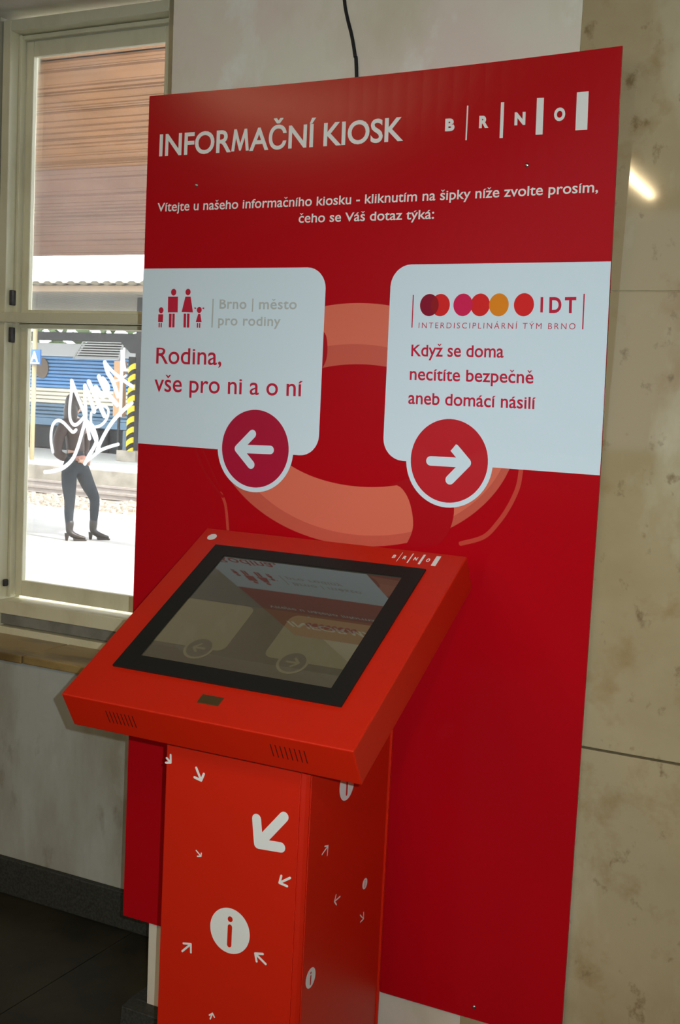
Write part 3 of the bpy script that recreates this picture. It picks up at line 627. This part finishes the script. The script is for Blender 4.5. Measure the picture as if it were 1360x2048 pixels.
# the display: dim picture behind reflective glass
def disp(name, bright):
    m = mat(name, (.015, .014, .010), .03, .5, coat=1.0, coat_r=.01, emit=S(*bright), emit_s=1.0); m.node_tree.nodes['Principled BSDF'].inputs['Coat IOR'].default_value = 1.9
    return m
M['disp_bg'] = disp('disp_bg', (58, 53, 38)); M['disp_card'] = disp('disp_card', (84, 78, 54)); M['disp_disc'] = disp('disp_disc', (62, 57, 42)); M['disp_low'] = disp('disp_low', (64, 58, 40)); M['disp_red'] = disp('disp_red', (70, 48, 38)); M['disp_top'] = disp('disp_top', (48, 46, 38))
def scr(name, polys, m, layer, par): return surf_mesh(name, polys, lambda p, l: hp(p[0], p[1], -.0012-.00012*l), m, par, layer)
screen = scr('screen', [quad2d([(S0-.001, T1+.001), (S1+.001, T1+.001), (S1+.001, T0-.001), (S0-.001, T0-.001)])], M['disp_bg'], 0, kiosk)
scr('screen_header', [quad2d([(S0, .216), (S1, .216), (S1, T0), (S0, T0)])], M['disp_top'], 1, screen)
def flip(poly):   # keep faces pointing up (u runs down the slope)
    v, f = poly; return v, [tuple(reversed(q)) for q in f]
def cardu(x0, x1, u0, u1, r, right):
    v, f = card2d(x0, x1, -u1, -u0, r, right, 8); return [(p[0], -p[1]) for p in v], f
c1 = scr('screen_card', [cardu(S0, .457, .218, .341, .016, True)], M['disp_card'], 2, screen)
c2 = scr('screen_card', [cardu(.5335, S1, .222, .336, .016, False)], M['disp_card'], 2, screen)
for c_, par in (((.4085, .341), c1), ((.5940, .339), c2)):
    d0 = disc2d(c_, .0285, .0285, 36); d1 = disc2d(c_, .0235, .0235, 36)
    scr('screen_disc_border', [flip(d0)], M['disp_card'], 3, par); scr('screen_disc', [flip(d1)], M['disp_disc'], 4, par)
    s_ = -1 if c_[0] < .5 else 1
    scr('screen_arrow', [flip(stroke2d([(c_[0]-s_*.011, c_[1]), (c_[0]+s_*.011, c_[1])], .0045)), flip(stroke2d([(c_[0]+s_*.001, c_[1]-.010), (c_[0]+s_*.011, c_[1])], .0045)), flip(stroke2d([(c_[0]+s_*.001, c_[1]+.010), (c_[0]+s_*.011, c_[1])], .0045))], M['disp_card'], 5, par)
scr('screen_dots', [flip(disc2d((.575+.0125*k, .2425), .006, .006, 16)) for k in range(8)], M['disp_red'], 3, c2)
for q in D['badge'][:1]:
    bm = bmesh.new(); hbox(bm, .4778, .5188, .4445, .4645, -.0014, .001, .0005); bmobj('badge', bm, M['badge'], headh)
for x0_, x1_ in ((.6317, .6921), (.3100, .3650)):
    for k in range(8):
        x = x0_ + (x1_-x0_)*k/7
        bm = bmesh.new(); hbox(bm, x-.0009, x+.0009, HL-.002, HL+.0003, .0205, .0475); bmobj('vent_slot', bm, M['vent'], headh)
# prints on the head
hi = surf_mesh('info_mark', [flip(disc2d((.2505, .0284), .0100, .0100, 32))], on_head, M['text_white'], headh, 1)
hl = D['headlogo']   # bl, br, tr, tl
def unit_to_quad(q):
    bl, br, tr_, tl_ = [Vector(p) for p in q]
    def f(p): a = bl.lerp(br, p[0]); b = tl_.lerp(tr_, p[0]); r = a + (b-a)*p[1]; return (r.x, r.y)
    return f
uq = unit_to_quad(hl)
def rect(x0, x1, y0, y1): return [(x0, y0), (x1, y0), (x1, y1), (x0, y1)]
lg = [quad2d([uq(p) for p in rect(*r)]) for r in ((.145, .158, 0, 1), (.375, .402, 0, 1), (.615, .665, 0, 1), (.90, 1.0, 0, 1))]
for chr_, a, b in (('B', 0, .07), ('R', .23, .31), ('N', .47, .55), ('O', .74, .82)):
    v, f = text2d(chr_, .05); lg.append(([uq((a+(b-a)*p[0], .34+.33*p[1])) for p in v], f))
surf_mesh('city_logo', lg, on_head, M['text_white'], headh, 1)
# prints on the column
on_colf = lambda p, l: Vector((p[0], CFY-.0022-.0003*l, p[1]))
on_cols = lambda p, l: Vector((CX1+.0016+.0003*l, p[0], p[1]))
for pts, w in D['colarrows']:
    surf_mesh('arrow_print', arrow2d(pts, w), on_colf, M['text_white'], column, 1)
for pts, w in D['colsarrows']:
    surf_mesh('arrow_print', arrow2d(pts, w*.9), on_cols, M['text_white'], column, 1)
def info(c, r, mp):
    d = surf_mesh('info_mark', [disc2d(c, r, r, 48)], mp, M['text_white'], column, 1)
    s2 = stroke2d([(c[0], c[1]-.62*r), (c[0], c[1]+.18*r)], .22*r)
    surf_mesh('info_letter', [s2, disc2d((c[0], c[1]+.52*r), .125*r, .125*r, 20)], mp, M['kiosk_red'], d, 2)
info((.5062, .5489), .0402, on_colf)
info((-.226, .795), .029, on_cols); info((-.129, .5788), .0104, on_cols); info((-.3303, .4829), .0177, on_cols)

# ------------------------------------------------------------------ outside: platforms, tracks, canopy, train
GZ = -.30
M['platform'] = mat('platform', (.55, .54, .50), .85, .2, noise_amt=.15, noise_scale=3)
M['ballast'] = mat('ballast', (.30, .25, .19), .9, .1, noise_amt=.5, noise_scale=14)
M['stone'] = mat('stone', (.42, .35, .27), .9, .1, noise_amt=.4, noise_scale=20)
M['concrete'] = mat('concrete', (.34, .30, .24), .9, .1, noise_amt=.35, noise_scale=4)
M['rail'] = mat('rail', (.32, .27, .23), .5, .5, noise_amt=.2, noise_scale=10)
M['sleeper'] = mat('sleeper', (.12, .09, .07), .9, .1)
M['board'] = mat('board', (.29, .145, .066), .7, .2, noise_amt=.22, noise_scale=2.0)
M['board_gap'] = mat('board_gap', (.012, .006, .004), .9, .1)
M['board2'] = mat('board2', (.25, .145, .105), .7, .2, noise_amt=.2, noise_scale=2.0)
M['far_roof'] = mat('far_roof', (.34, .32, .27), .8, .2)
M['far_beam'] = mat('far_beam', (.36, .27, .19), .7, .2)
M['dark_beam'] = mat('dark_beam', (.035, .035, .036), .7, .2)
M['train_blue'] = mat('train_blue', (.075, .27, .56), .4, .5, noise_amt=.12, noise_scale=1.5)
M['train_blue_low'] = mat('train_blue_low', (.12, .22, .32), .5, .4, noise_amt=.2, noise_scale=1.5)
M['train_cream'] = mat('train_cream', (.78, .72, .56), .5, .4)
M['train_roof'] = mat('train_roof', (.80, .82, .82), .6, .3)
M['louvre'] = mat('louvre', (.55, .56, .54), .5, .4)
M['under'] = mat('under', (.03, .03, .032), .8, .2, noise_amt=.5, noise_scale=3)
M['disc_brown'] = mat('disc_brown', (.20, .15, .11), .7, .2)
M['sign_blue'] = mat('sign_blue', (.03, .13, .36), .4, .4)
M['sign_white'] = mat('sign_white', (.85, .86, .88), .5, .3)
M['yellow'] = mat('yellow', (.75, .48, .02), .5, .3)
M['black'] = mat('black', (.02, .02, .02), .6, .3)
M['tan_post'] = mat('tan_post', (.45, .36, .20), .7, .2)
M['foliage'] = mat('foliage', (.06, .09, .04), .9, .1)
struct(box('platform_floor', -32, 14, .95, 11.4, GZ-.9, GZ, M['platform']))
tb_ = struct(box('track_bed', -45, 14, 11.4, 17.5, GZ-.9, -.62, M['ballast']))
struct(box('far_platform', -50, 14, 17.5, 22.6, GZ-.9, -.25, M['concrete']))
# pale paving on the far platform
struct(box('far_paving', -50, 14, 17.62, 22.6, -.25, -.235, M['platform']))
struct(box('far_ground', -70, 20, 22.6, 60, GZ-.9, -.9, M['ballast']))
# stones of the ballast near the platform: uncountable
bm = bmesh.new()
for k in range(2600):
    x = random.uniform(-17, -7.5); y = 11.5 + abs(random.gauss(0, 1.3)) + random.uniform(0, 3.2); s_ = random.uniform(.03, .075)
    if y > 15.45: continue
    c_ = Vector((x, y, -.62)); vv = []
    for dx, dy, dz in ((-1, -1, -.4), (1, -1, -.4), (1, 1, -.4), (-1, 1, -.4), (-.6, -.5, .7), (.6, -.6, .8), (.5, .6, .7), (-.6, .5, .8)):
        vv.append(c_ + Vector((dx, dy, dz))*s_*random.uniform(.75, 1.2))
    add_hexa(bm, vv)
tag(bmobj('ballast_stones', bm, M['stone']), 'pale ballast stones lying along the track bed', 'stones', kind='stuff')
for i, (y, lab) in enumerate(((15.62, 'near rusty steel rail of the track outside the window'), (16.80, 'far rusty steel rail of the track outside the window'))):
    bm = bmesh.new(); add_hexa(bm, box8(-30, 8, y-.07, y+.07, -.60, -.585)); add_hexa(bm, box8(-30, 8, y-.012, y+.012, -.585, -.52)); add_hexa(bm, box8(-30, 8, y-.036, y+.036, -.52, -.48))
    tag(bmobj('rail', bm, M['rail']), lab, 'rail', 'rails of the track')
# canopy over the near platform: boards, seen from below
can = empty('platform_canopy', (-7, 4, 3.6)); tag(can, 'brown boarded canopy over the platform outside the window', 'canopy')
def canopy_boards(ya, za, yb, zb, n, m, widths):
    tot = sum(widths); y = 0; L = math.hypot(yb-ya, zb-za); dy = (yb-ya)/L; dz = (zb-za)/L
    for k, w_ in enumerate(widths):
        a = y/tot*L; b = (y+w_)/tot*L; y += w_; g0 = random.choice((.009, .011, .013, .016, .024)) if w_ else 0
        hh = random.uniform(-.008, .008); tl_ = random.uniform(-.006, .006)
        p = lambda s, h: (ya+dy*s, za+dz*s+h)
        bm = bmesh.new(); (y0, z0), (y1, z1) = p(a+g0, hh), p(b-g0, hh)
        segs = 10; X = [-16+ i*(14.5/segs) for i in range(segs+1)]; ring_ = []
        for x in X:
            wv = .010*noise.noise(Vector((x*.5, k*3.1, 0)))
            ring_.append([bm.verts.new((x, y0+wv, z0+tl_)), bm.verts.new((x, y1+wv, z1-tl_)), bm.verts.new((x, y1+wv, z1+.02)), bm.verts.new((x, y0+wv, z0+.02))])
        for A, B in zip(ring_, ring_[1:]):
            for q in range(4): bm.faces.new([A[q], A[(q+1) % 4], B[(q+1) % 4], B[q]])
        bm.faces.new(ring_[0]); bm.faces.new(ring_[-1])
        bmobj('board', bm, m, can)
canopy_boards(3.3, 3.60, 7.35, 3.60, 0, M['board'], [random.choice((1, 1, 1.0, 1.5, .8)) for _ in range(50)])
canopy_boards(7.35, 3.60, 11.2, 3.285, 0, M['board2'], [random.choice((1, 1, 1.2, .9)) for _ in range(26)])
box('roof_deck', -16, -1.5, 1.0, 7.4, 3.64, 3.70, M['board_gap'], can)
bm = bmesh.new(); add_hexa(bm, [(-16, 7.35, 3.64), (-1.5, 7.35, 3.64), (-1.5, 11.2, 3.325), (-16, 11.2, 3.325), (-16, 7.35, 3.70), (-1.5, 7.35, 3.70), (-1.5, 11.2, 3.385), (-16, 11.2, 3.385)])
bmobj('roof_deck', bm, M['board_gap'], can)
for x in (-15.5, -2.0):
    box('post', x-.1, x+.1, 8.0, 8.2, GZ, 3.6, M['tan_post'], can, .01)
box('ledger', -16, -1.5, .95, 3.3, 3.60, 3.66, M['board'], can)
# far canopy
fc = empty('far_canopy', (-15, 19, 3.6)); tag(fc, 'grey ribbed canopy over the far platform, seen above the train', 'canopy')
bm = bmesh.new(); N_ = 260; V = []
for k in range(N_+1):
    x = -28 + (k//2)*.16 + (.10 if k % 2 else 0)
    z = 3.66 + (.018 if (k//2) % 2 else -.018)
    V.append((bm.verts.new((x, 18.0, z)), bm.verts.new((x-1.8, 26.5, z)), bm.verts.new((x-1.8, 26.5, z+.04)), bm.verts.new((x, 18.0, z+.04))))
for A, B in zip(V, V[1:]):
    for q in range(4): bm.faces.new([A[q], A[(q+1) % 4], B[(q+1) % 4], B[q]])
bmobj('ribbed_roof', bm, M['far_roof'], fc)
box('edge_beam', -28, -7, 18.4, 18.55, 3.50, 3.63, M['far_beam'], fc, .01)
box('back_beam', -30, -9, 20.8, 21.1, 2.56, 2.76, M['dark_beam'], fc, .01)
bm = bmesh.new(); add_hexa(bm, box8(-15.62, -15.30, 20.75, 21.05, -.235, 3.6), .01); bmobj('column', bm, M['dark_beam'], fc)
for x in (-22.5, -9.5): box('column', x-.12, x+.12, 20.8, 21.05, -.235, 3.6, M['dark_beam'], fc, .01)
bm = bmesh.new(); add_hexa(bm, [(-15.75, 20.72, 2.3), (-15.2, 20.72, 2.3), (-15.2, 21.08, 2.3), (-15.75, 21.08, 2.3), (-16.1, 20.72, 2.6), (-14.9, 20.72, 2.6), (-14.9, 21.08, 2.6), (-16.1, 21.08, 2.6)]); bmobj('capital', bm, M['dark_beam'], fc)
# hedge tops behind, breaking the light under the far canopy
bm = bmesh.new()
for k in range(900):
    c_ = Vector((random.uniform(-46, -20), random.uniform(38, 42), random.uniform(1.0, 5.2) + .5*math.sin(k)))
    if random.random() < .3 and c_.z > 4.0: continue
    a = [c_ + Vector((random.uniform(-.5, .5), random.uniform(-.4, .4), random.uniform(-.35, .35))) for _ in range(4)]
    v = [bm.verts.new(p) for p in a]; bm.faces.new(v[:3]); bm.faces.new([v[0], v[2], v[3]]); bm.faces.new([v[1], v[3], v[2]]); bm.faces.new([v[0], v[3], v[1]])
tag(bmobj('shrubbery', bm, M['foliage']), 'dark leafy shrubbery far behind the train', 'plants', kind='stuff')
# hazard pole in front of the column
hp_ = empty('hazard_pole', (-15.44, 20.4, -.235)); tag(hp_, 'round pole with yellow and black hazard stripes on the far platform', 'pole')
bm = bmesh.new(); tube_bm(bm, [(-15.44, 20.4, -.235), (-15.44, 20.4, 2.2)], .085, 14); bmobj('pole', bm, M['black'], hp_, smooth=True)
for k in range(9):
    z = -.10 + .245*k; bm = bmesh.new(); A = []; 
    for q in range(15):
        a = 2*PI*q/14; dz = .07*math.cos(a)
        x_, y_ = -15.44 + .088*math.cos(a), 20.4 + .088*math.sin(a)
        A.append((bm.verts.new((x_, y_, z+dz)), bm.verts.new((x_, y_, z+dz+.13))))
    for p_, q_ in zip(A, A[1:]): bm.faces.new([p_[0], q_[0], q_[1], p_[1]])
    bmobj('stripe', bm, M['yellow'], hp_)
box('base_block', -15.75, -15.2, 20.3, 20.7, -.235, .02, M['concrete'], hp_, .01)
ob = empty('electric_cabinet', (-15.85, 20.4, -.235)); tag(ob, 'narrow orange-brown cabinet with a white upright, left of the hazard-striped pole', 'cabinet')
box('cabinet', -15.93, -15.74, 20.35, 20.6, .80, 2.1, mat('rust_orange', (.42, .24, .12), .6, .3), ob, .015); box('stand', -15.86, -15.81, 20.45, 20.5, -.235, .80, M['dark_beam'], ob)
bm = bmesh.new(); tube_bm(bm, [(-15.66, 20.3, .8), (-15.66, 20.3, 2.35)], .04, 10); bmobj('post', bm, M['sign_white'], ob, smooth=True)
# blue sign with the letter A on a tan post
sg = empty('platform_sign', (-16.72, 18.5, -.235)); tag(sg, 'blue platform sign with a white letter A on a tan post', 'sign')
bm = bmesh.new(); tube_bm(bm, [(-16.76, 18.56, -.235), (-16.76, 18.58, 2.9)], .05, 10); bmobj('post', bm, M['tan_post'], sg, smooth=True)
sb_ = box('sign_board', -16.86, -16.50, 18.46, 18.50, 1.90, 2.23, M['sign_blue'], sg, .006)
on_sign = lambda p, l: Vector((p[0], 18.458-.001*l, p[1]))
surf_mesh('sign_letter', [text_poly(('A', [(-16.77, 1.97), (-16.56, 1.97), (-16.56, 2.19), (-16.77, 2.19)], 0), .03)], on_sign, M['sign_white'], sb_, 1)
box('sign_strip', -16.84, -16.52, 18.455, 18.46, 1.915, 1.945, M['sign_white'], sb_)
# train
trn = empty('train', (-20, 23.5, -.9)); tag(trn, 'blue and cream ribbed railway coach standing beyond the far platform', 'train')
YT = 23.5
def ribbed(name, z0, z1, n, m, depth=.035):
    bm = bmesh.new(); prof = []
    for k in range(n):
        a = z0+(z1-z0)*k/n; b = z0+(z1-z0)*(k+1)/n; h = b-a
        prof += [(YT, a), (YT-depth, a+h*.18), (YT-depth, a+h*.72), (YT, a+h*.9)]
    prof.append((YT, z1)); xs_ = [-34, -19.75, -19.72, -8.2]
    rows_ = [[bm.verts.new((x, y, z)) for x in xs_] for y, z in prof]
    for A, B in zip(rows_, rows_[1:]):
        for q in range(3): bm.faces.new([A[q], A[q+1], B[q+1], B[q]])
    return bmobj(name, bm, m, trn)
ribbed('upper_panelling', 1.389, 2.251, 9, M['train_blue']); ribbed('cream_band', .964, 1.389, 4, M['train_cream']); ribbed('lower_panelling', .55, .964, 4, M['train_blue_low'])
box('side_skirt', -34, -8.2, YT-.02, YT+.1, .359, .55, M['train_blue_low'], trn)
box('body_core', -34, -8.2, YT, YT+2.8, .36, 2.25, M['train_blue_low'], trn)
bm = bmesh.new(); add_hexa(bm, [(-34, YT-.03, 2.251), (-8.2, YT-.03, 2.251), (-8.2, YT+2.83, 2.251), (-34, YT+2.83, 2.251), (-34, YT+.28, 2.62), (-8.2, YT+.28, 2.62), (-8.2, YT+2.5, 2.62), (-34, YT+2.5, 2.62)], .02); bmobj('roof', bm, M['train_roof'], trn)
box('underframe', -34, -8.2, YT+.05, YT+2.6, -.30, .36, M['under'], trn)
for x in (-21.3, -19.6, -17.9, -16.2): box('equipment_box', x, x+1.1, YT-.02, YT+.3, -.28, .30, M['under'], trn, .03)
box('pale_equipment_box', -18.0, -16.75, YT-.05, YT+.3, -.26, .345, mat('pale_box', (.16, .22, .26), .7, .2), trn, .03)
bm = bmesh.new(); bmesh.ops.create_cone(bm, segments=32, radius1=.22, radius2=.22, depth=.03, cap_ends=True)
for v in bm.verts: v.co = Vector((-20.80+v.co.x, YT-.05+v.co.z, 1.91+v.co.y*1.3))
bmobj('round_plate', bm, M['disc_brown'], trn)
lf = box('louvre_frame', -19.66, -18.15, YT-.10, YT-.04, 2.20, 2.25, M['louvre'], trn)
for k in range(7):
    z = 2.24 + .068*k; sh = .035*k
    bm = bmesh.new(); add_hexa(bm, [(-19.66+sh, YT-.10+sh*.6, z), (-18.15, YT-.10+sh*.6, z), (-18.15, YT-.02+sh*.6, z+.01), (-19.66+sh, YT-.02+sh*.6, z+.01), (-19.66+sh, YT-.10+sh*.6, z+.030), (-18.15, YT-.10+sh*.6, z+.030), (-18.15, YT-.02+sh*.6, z+.040), (-19.66+sh, YT-.02+sh*.6, z+.040)])
    bmobj('louvre_slat', bm, M['louvre'], trn)
bm = bmesh.new(); add_hexa(bm, [(-19.64, YT-.02, 2.24), (-18.15, YT-.02, 2.24), (-18.15, YT, 2.24), (-19.64, YT, 2.24), (-19.40, YT+.16, 2.72), (-18.15, YT+.16, 2.72), (-18.15, YT+.2, 2.72), (-19.40, YT+.2, 2.72)]); bmobj('louvre_back', bm, M['dark_beam'], trn)
for xa, xb in ((-19.69, -19.45), (-18.17, -18.13)):
    bm = bmesh.new(); add_hexa(bm, [(xa, YT-.13, 2.20), (xa+.04, YT-.13, 2.20), (xa+.04, YT-.09, 2.20), (xa, YT-.09, 2.20), (xb, YT+.04, 2.74), (xb+.04, YT+.04, 2.74), (xb+.04, YT+.08, 2.74), (xb, YT+.08, 2.74)]); bmobj('louvre_post', bm, M['louvre'], trn)

# ------------------------------------------------------------------ the woman on the platform
PR = math.radians(39)
PO = Vector((-7.30, 8.67, GZ))
person = empty('person', PO); 
tag(person, 'woman in brown jacket, dark jeans and heeled ankle boots standing on the platform', 'person')
RZ = Matrix.Rotation(PR, 3, 'Z')
def skin(name, joints, edges, m, parent, sub=2, root=0):
    me = bpy.data.meshes.new(name)
    me.from_pydata([tuple(PO + RZ @ Vector(j[:3])) for j in joints], edges, []); me.update()
    o = bpy.data.objects.new(name, me); C.objects.link(o)
    md = o.modifiers.new('skin', 'SKIN'); md.use_smooth_shade = True
    sk = me.skin_vertices[0].data if me.skin_vertices else None
    for i, j in enumerate(joints):
        rx = j[3]; ry = j[4] if len(j) > 4 else rx
        sk[i].radius = (rx, ry); sk[i].use_root = (i == root)
    s = o.modifiers.new('sub', 'SUBSURF'); s.levels = sub; s.render_levels = sub
    bpy.context.view_layer.update(); dg = bpy.context.evaluated_depsgraph_get()
    me2 = bpy.data.meshes.new_from_object(o.evaluated_get(dg)); bpy.data.objects.remove(o)
    for p in me2.polygons: p.use_smooth = True
    me2.materials.clear()
    return link(name, me2, m, parent)
M['skin'] = mat('skin', (.50, .29, .20), .5, .3); M['jeans'] = mat('jeans', (.014, .018, .024), .8, .2); M['jacket'] = mat('jacket', (.040, .022, .018), .6, .3)
M['shirt'] = mat('shirt', (.46, .22, .17), .8, .2); M['boot'] = mat('boot', (.022, .016, .013), .4, .4); M['hair'] = mat('hair', (.028, .018, .014), .5, .4)
# s to the picture's right, d away from the camera; she faces right and slightly away
J = [(-.035, .02, .92, .125, .105),      # 0 pelvis
     (-.03, .02, 1.05, .105, .09), (-.045, .02, 1.20, .125, .10), (-.06, .02, 1.335, .12, .085), (-.065, .02, 1.41, .05), (-.055, .02, 1.47, .046),
     # right leg (picture left, straight)
     (-.095, -.03, .82, .100), (-.09, -.05, .62, .086), (-.078, -.06, .46, .064), (-.085, -.06, .30, .056), (-.072, -.06, .12, .036),
     # left leg (picture right, forward, knee bent)
     (.04, .07, .82, .100), (.12, .08, .64, .086), (.205, .08, .48, .064), (.20, .08, .31, .055), (.195, .08, .12, .036),
     # shoulders and arms
     (-.15, -.08, 1.33, .058), (-.215, -.12, 1.17, .047), (-.225, -.15, 1.00, .041), (-.12, -.18, .94, .036), (-.02, -.17, .93, .030),
     (.03, .12, 1.33, .058), (.07, .17, 1.17, .047), (.06, .20, 1.00, .041), (.08, .15, .93, .036), (.11, .08, .91, .030)]
E_ = [(0, 1), (1, 2), (2, 3), (3, 4), (4, 5), (0, 6), (6, 7), (7, 8), (8, 9), (9, 10), (0, 11), (11, 12), (12, 13), (13, 14), (14, 15), (3, 16), (16, 17), (17, 18), (18, 19), (19, 20), (3, 21), (21, 22), (22, 23), (23, 24), (24, 25)]
body = skin('body', J, E_, M['jeans'], person)
body.data.materials.append(M['skin'])
for p in body.data.polygons:
    if p.center.z - GZ > 1.02 or (p.center.z-GZ > .90 and False): p.material_index = 1
jk = [(-.035, .02, 1.02, .145, .122), (-.03, .02, 1.05, .128, .11), (-.045, .02, 1.20, .145, .118), (-.06, .02, 1.335, .135, .10), (-.065, .02, 1.40, .07),
      (-.155, -.08, 1.335, .074), (-.222, -.12, 1.17, .064), (-.232, -.155, 1.00, .058), (-.12, -.188, .945, .050),
      (.035, .12, 1.335, .074), (.075, .175, 1.17, .064), (.065, .205, 1.00, .058), (.085, .15, .935, .050)]
skin('jacket', jk, [(0, 1), (1, 2), (2, 3), (3, 4), (3, 5), (5, 6), (6, 7), (7, 8), (3, 9), (9, 10), (10, 11), (11, 12)], M['jacket'], person)
skin('shirt', [(-.035, .02, 1.0, .140, .118), (-.035, .02, .94, .150, .126), (-.035, .02, .905, .150, .13)], [(0, 1), (1, 2)], M['shirt'], person)
# head with face, ears; hair as its own piece
HC = Vector((-.055, .02, 1.54)); HR = Matrix.Rotation(math.radians(48), 3, 'Z')
def ellipsoid(bm, c, r, useg=20, vseg=14, f=None):
    g = bmesh.ops.create_uvsphere(bm, u_segments=useg, v_segments=vseg, radius=1)
    for v in g['verts']:
        p = Vector((v.co.x*r[0], v.co.y*r[1], v.co.z*r[2]))
        if f: p = f(p)
        v.co = PO + RZ @ (HC + HR @ (Vector(c)+p-HC))
bm = bmesh.new()
ellipsoid(bm, (-.045, .02, 1.555), (.092, .074, .115), f=lambda p: Vector((p.x*(1-.18*max(-p.z, 0)/.115), p.y*(1-.25*max(-p.z, 0)/.115), p.z)))
ellipsoid(bm, (.055, .025, 1.540), (.018, .012, .018), 10, 8); ellipsoid(bm, (.035, .025, 1.495), (.014, .022, .007), 10, 6); ellipsoid(bm, (-.055, -.055, 1.55), (.018, .010, .028), 10, 8); ellipsoid(bm, (-.055, .095, 1.55), (.018, .010, .028), 10, 8)
bmobj('head', bm, M['skin'], person, smooth=True)
bm = bmesh.new()
for sy in (-.028, .072): ellipsoid(bm, (.030, .02+ (sy-.02)*.9, 1.560), (.010, .010, .008), 10, 8)
bmobj('eyes', bm, M['hair'], person, smooth=True)
bm = bmesh.new()
ellipsoid(bm, (-.075, .02, 1.575), (.098, .090, .115), 24, 16)
ellipsoid(bm, (-.115, .02, 1.47), (.070, .090, .15), 20, 14)
bmobj('hair', bm, M['hair'], person, smooth=True)
# hands with five fingers each, at the front of the jacket
for hx, hy, hz, dx, dy in ((-.01, -.165, .93, .9, .3), (.11, .07, .91, .1, -1.0)):
    d = Vector((dx, dy, -.1)).normalized(); sd = Vector((0, 0, 1)).cross(d).normalized(); up = Vector((0, 0, 1))
    js = [(hx, hy, hz, .024)]; ed = []
    c_ = Vector((hx, hy, hz)) + d*.05; js.append((*c_, .030, .016)); ed.append((0, 1))
    for k, (o_, L_) in enumerate(((.026, .060), (.010, .070), (-.008, .066), (-.024, .052))):
        b = c_ + up*o_ + d*.02; m_ = b + d*L_*.55; t_ = m_ + d*L_*.35 + sd*.02
        i = len(js); js += [(*b, .0088), (*m_, .0080), (*t_, .0070)]; ed += [(1, i), (i, i+1), (i+1, i+2)]
    b = Vector((hx, hy, hz)) + d*.02 + up*.02; m_ = b + up*.028 + d*.015; i = len(js); js += [(*b, .010), (*m_, .0085)]; ed += [(0, i), (i, i+1)]
    skin('hand', js, ed, M['skin'], person, 1)
# ankle boots with heels
for bx, by in ((-.072, -.06), (.195, .08)):
    js = [(bx, by, .26, .056), (bx, by, .17, .048), (bx-.006, by, .10, .046), (bx+.05, by, .062, .042, .034), (bx+.12, by, .036, .038, .026), (bx+.185, by, .026, .022, .016)]
    bt = skin('boot', js, [(0, 1), (1, 2), (2, 3), (3, 4), (4, 5)], M['boot'], person, 2)
    bm = bmesh.new(); vv = [PO + RZ @ Vector(p) for p in ((bx-.045, by-.018, 0), (bx-.015, by-.018, 0), (bx-.015, by+.018, 0), (bx-.045, by+.018, 0), (bx-.055, by-.028, .09), (bx+.0, by-.028, .08), (bx+.0, by+.028, .08), (bx-.055, by+.028, .09))]
    add_hexa(bm, vv, .003); bmobj('heel', bm, M['boot'], bt)
    bm = bmesh.new(); vv = [PO + RZ @ Vector(p) for p in ((bx+.05, by-.034, 0), (bx+.19, by-.018, 0), (bx+.19, by+.018, 0), (bx+.05, by+.034, 0), (bx+.04, by-.036, .030), (bx+.20, by-.018, .016), (bx+.20, by+.018, .016), (bx+.04, by+.036, .030))]
    add_hexa(bm, vv, .003); bmobj('sole', bm, M['boot'], bt)
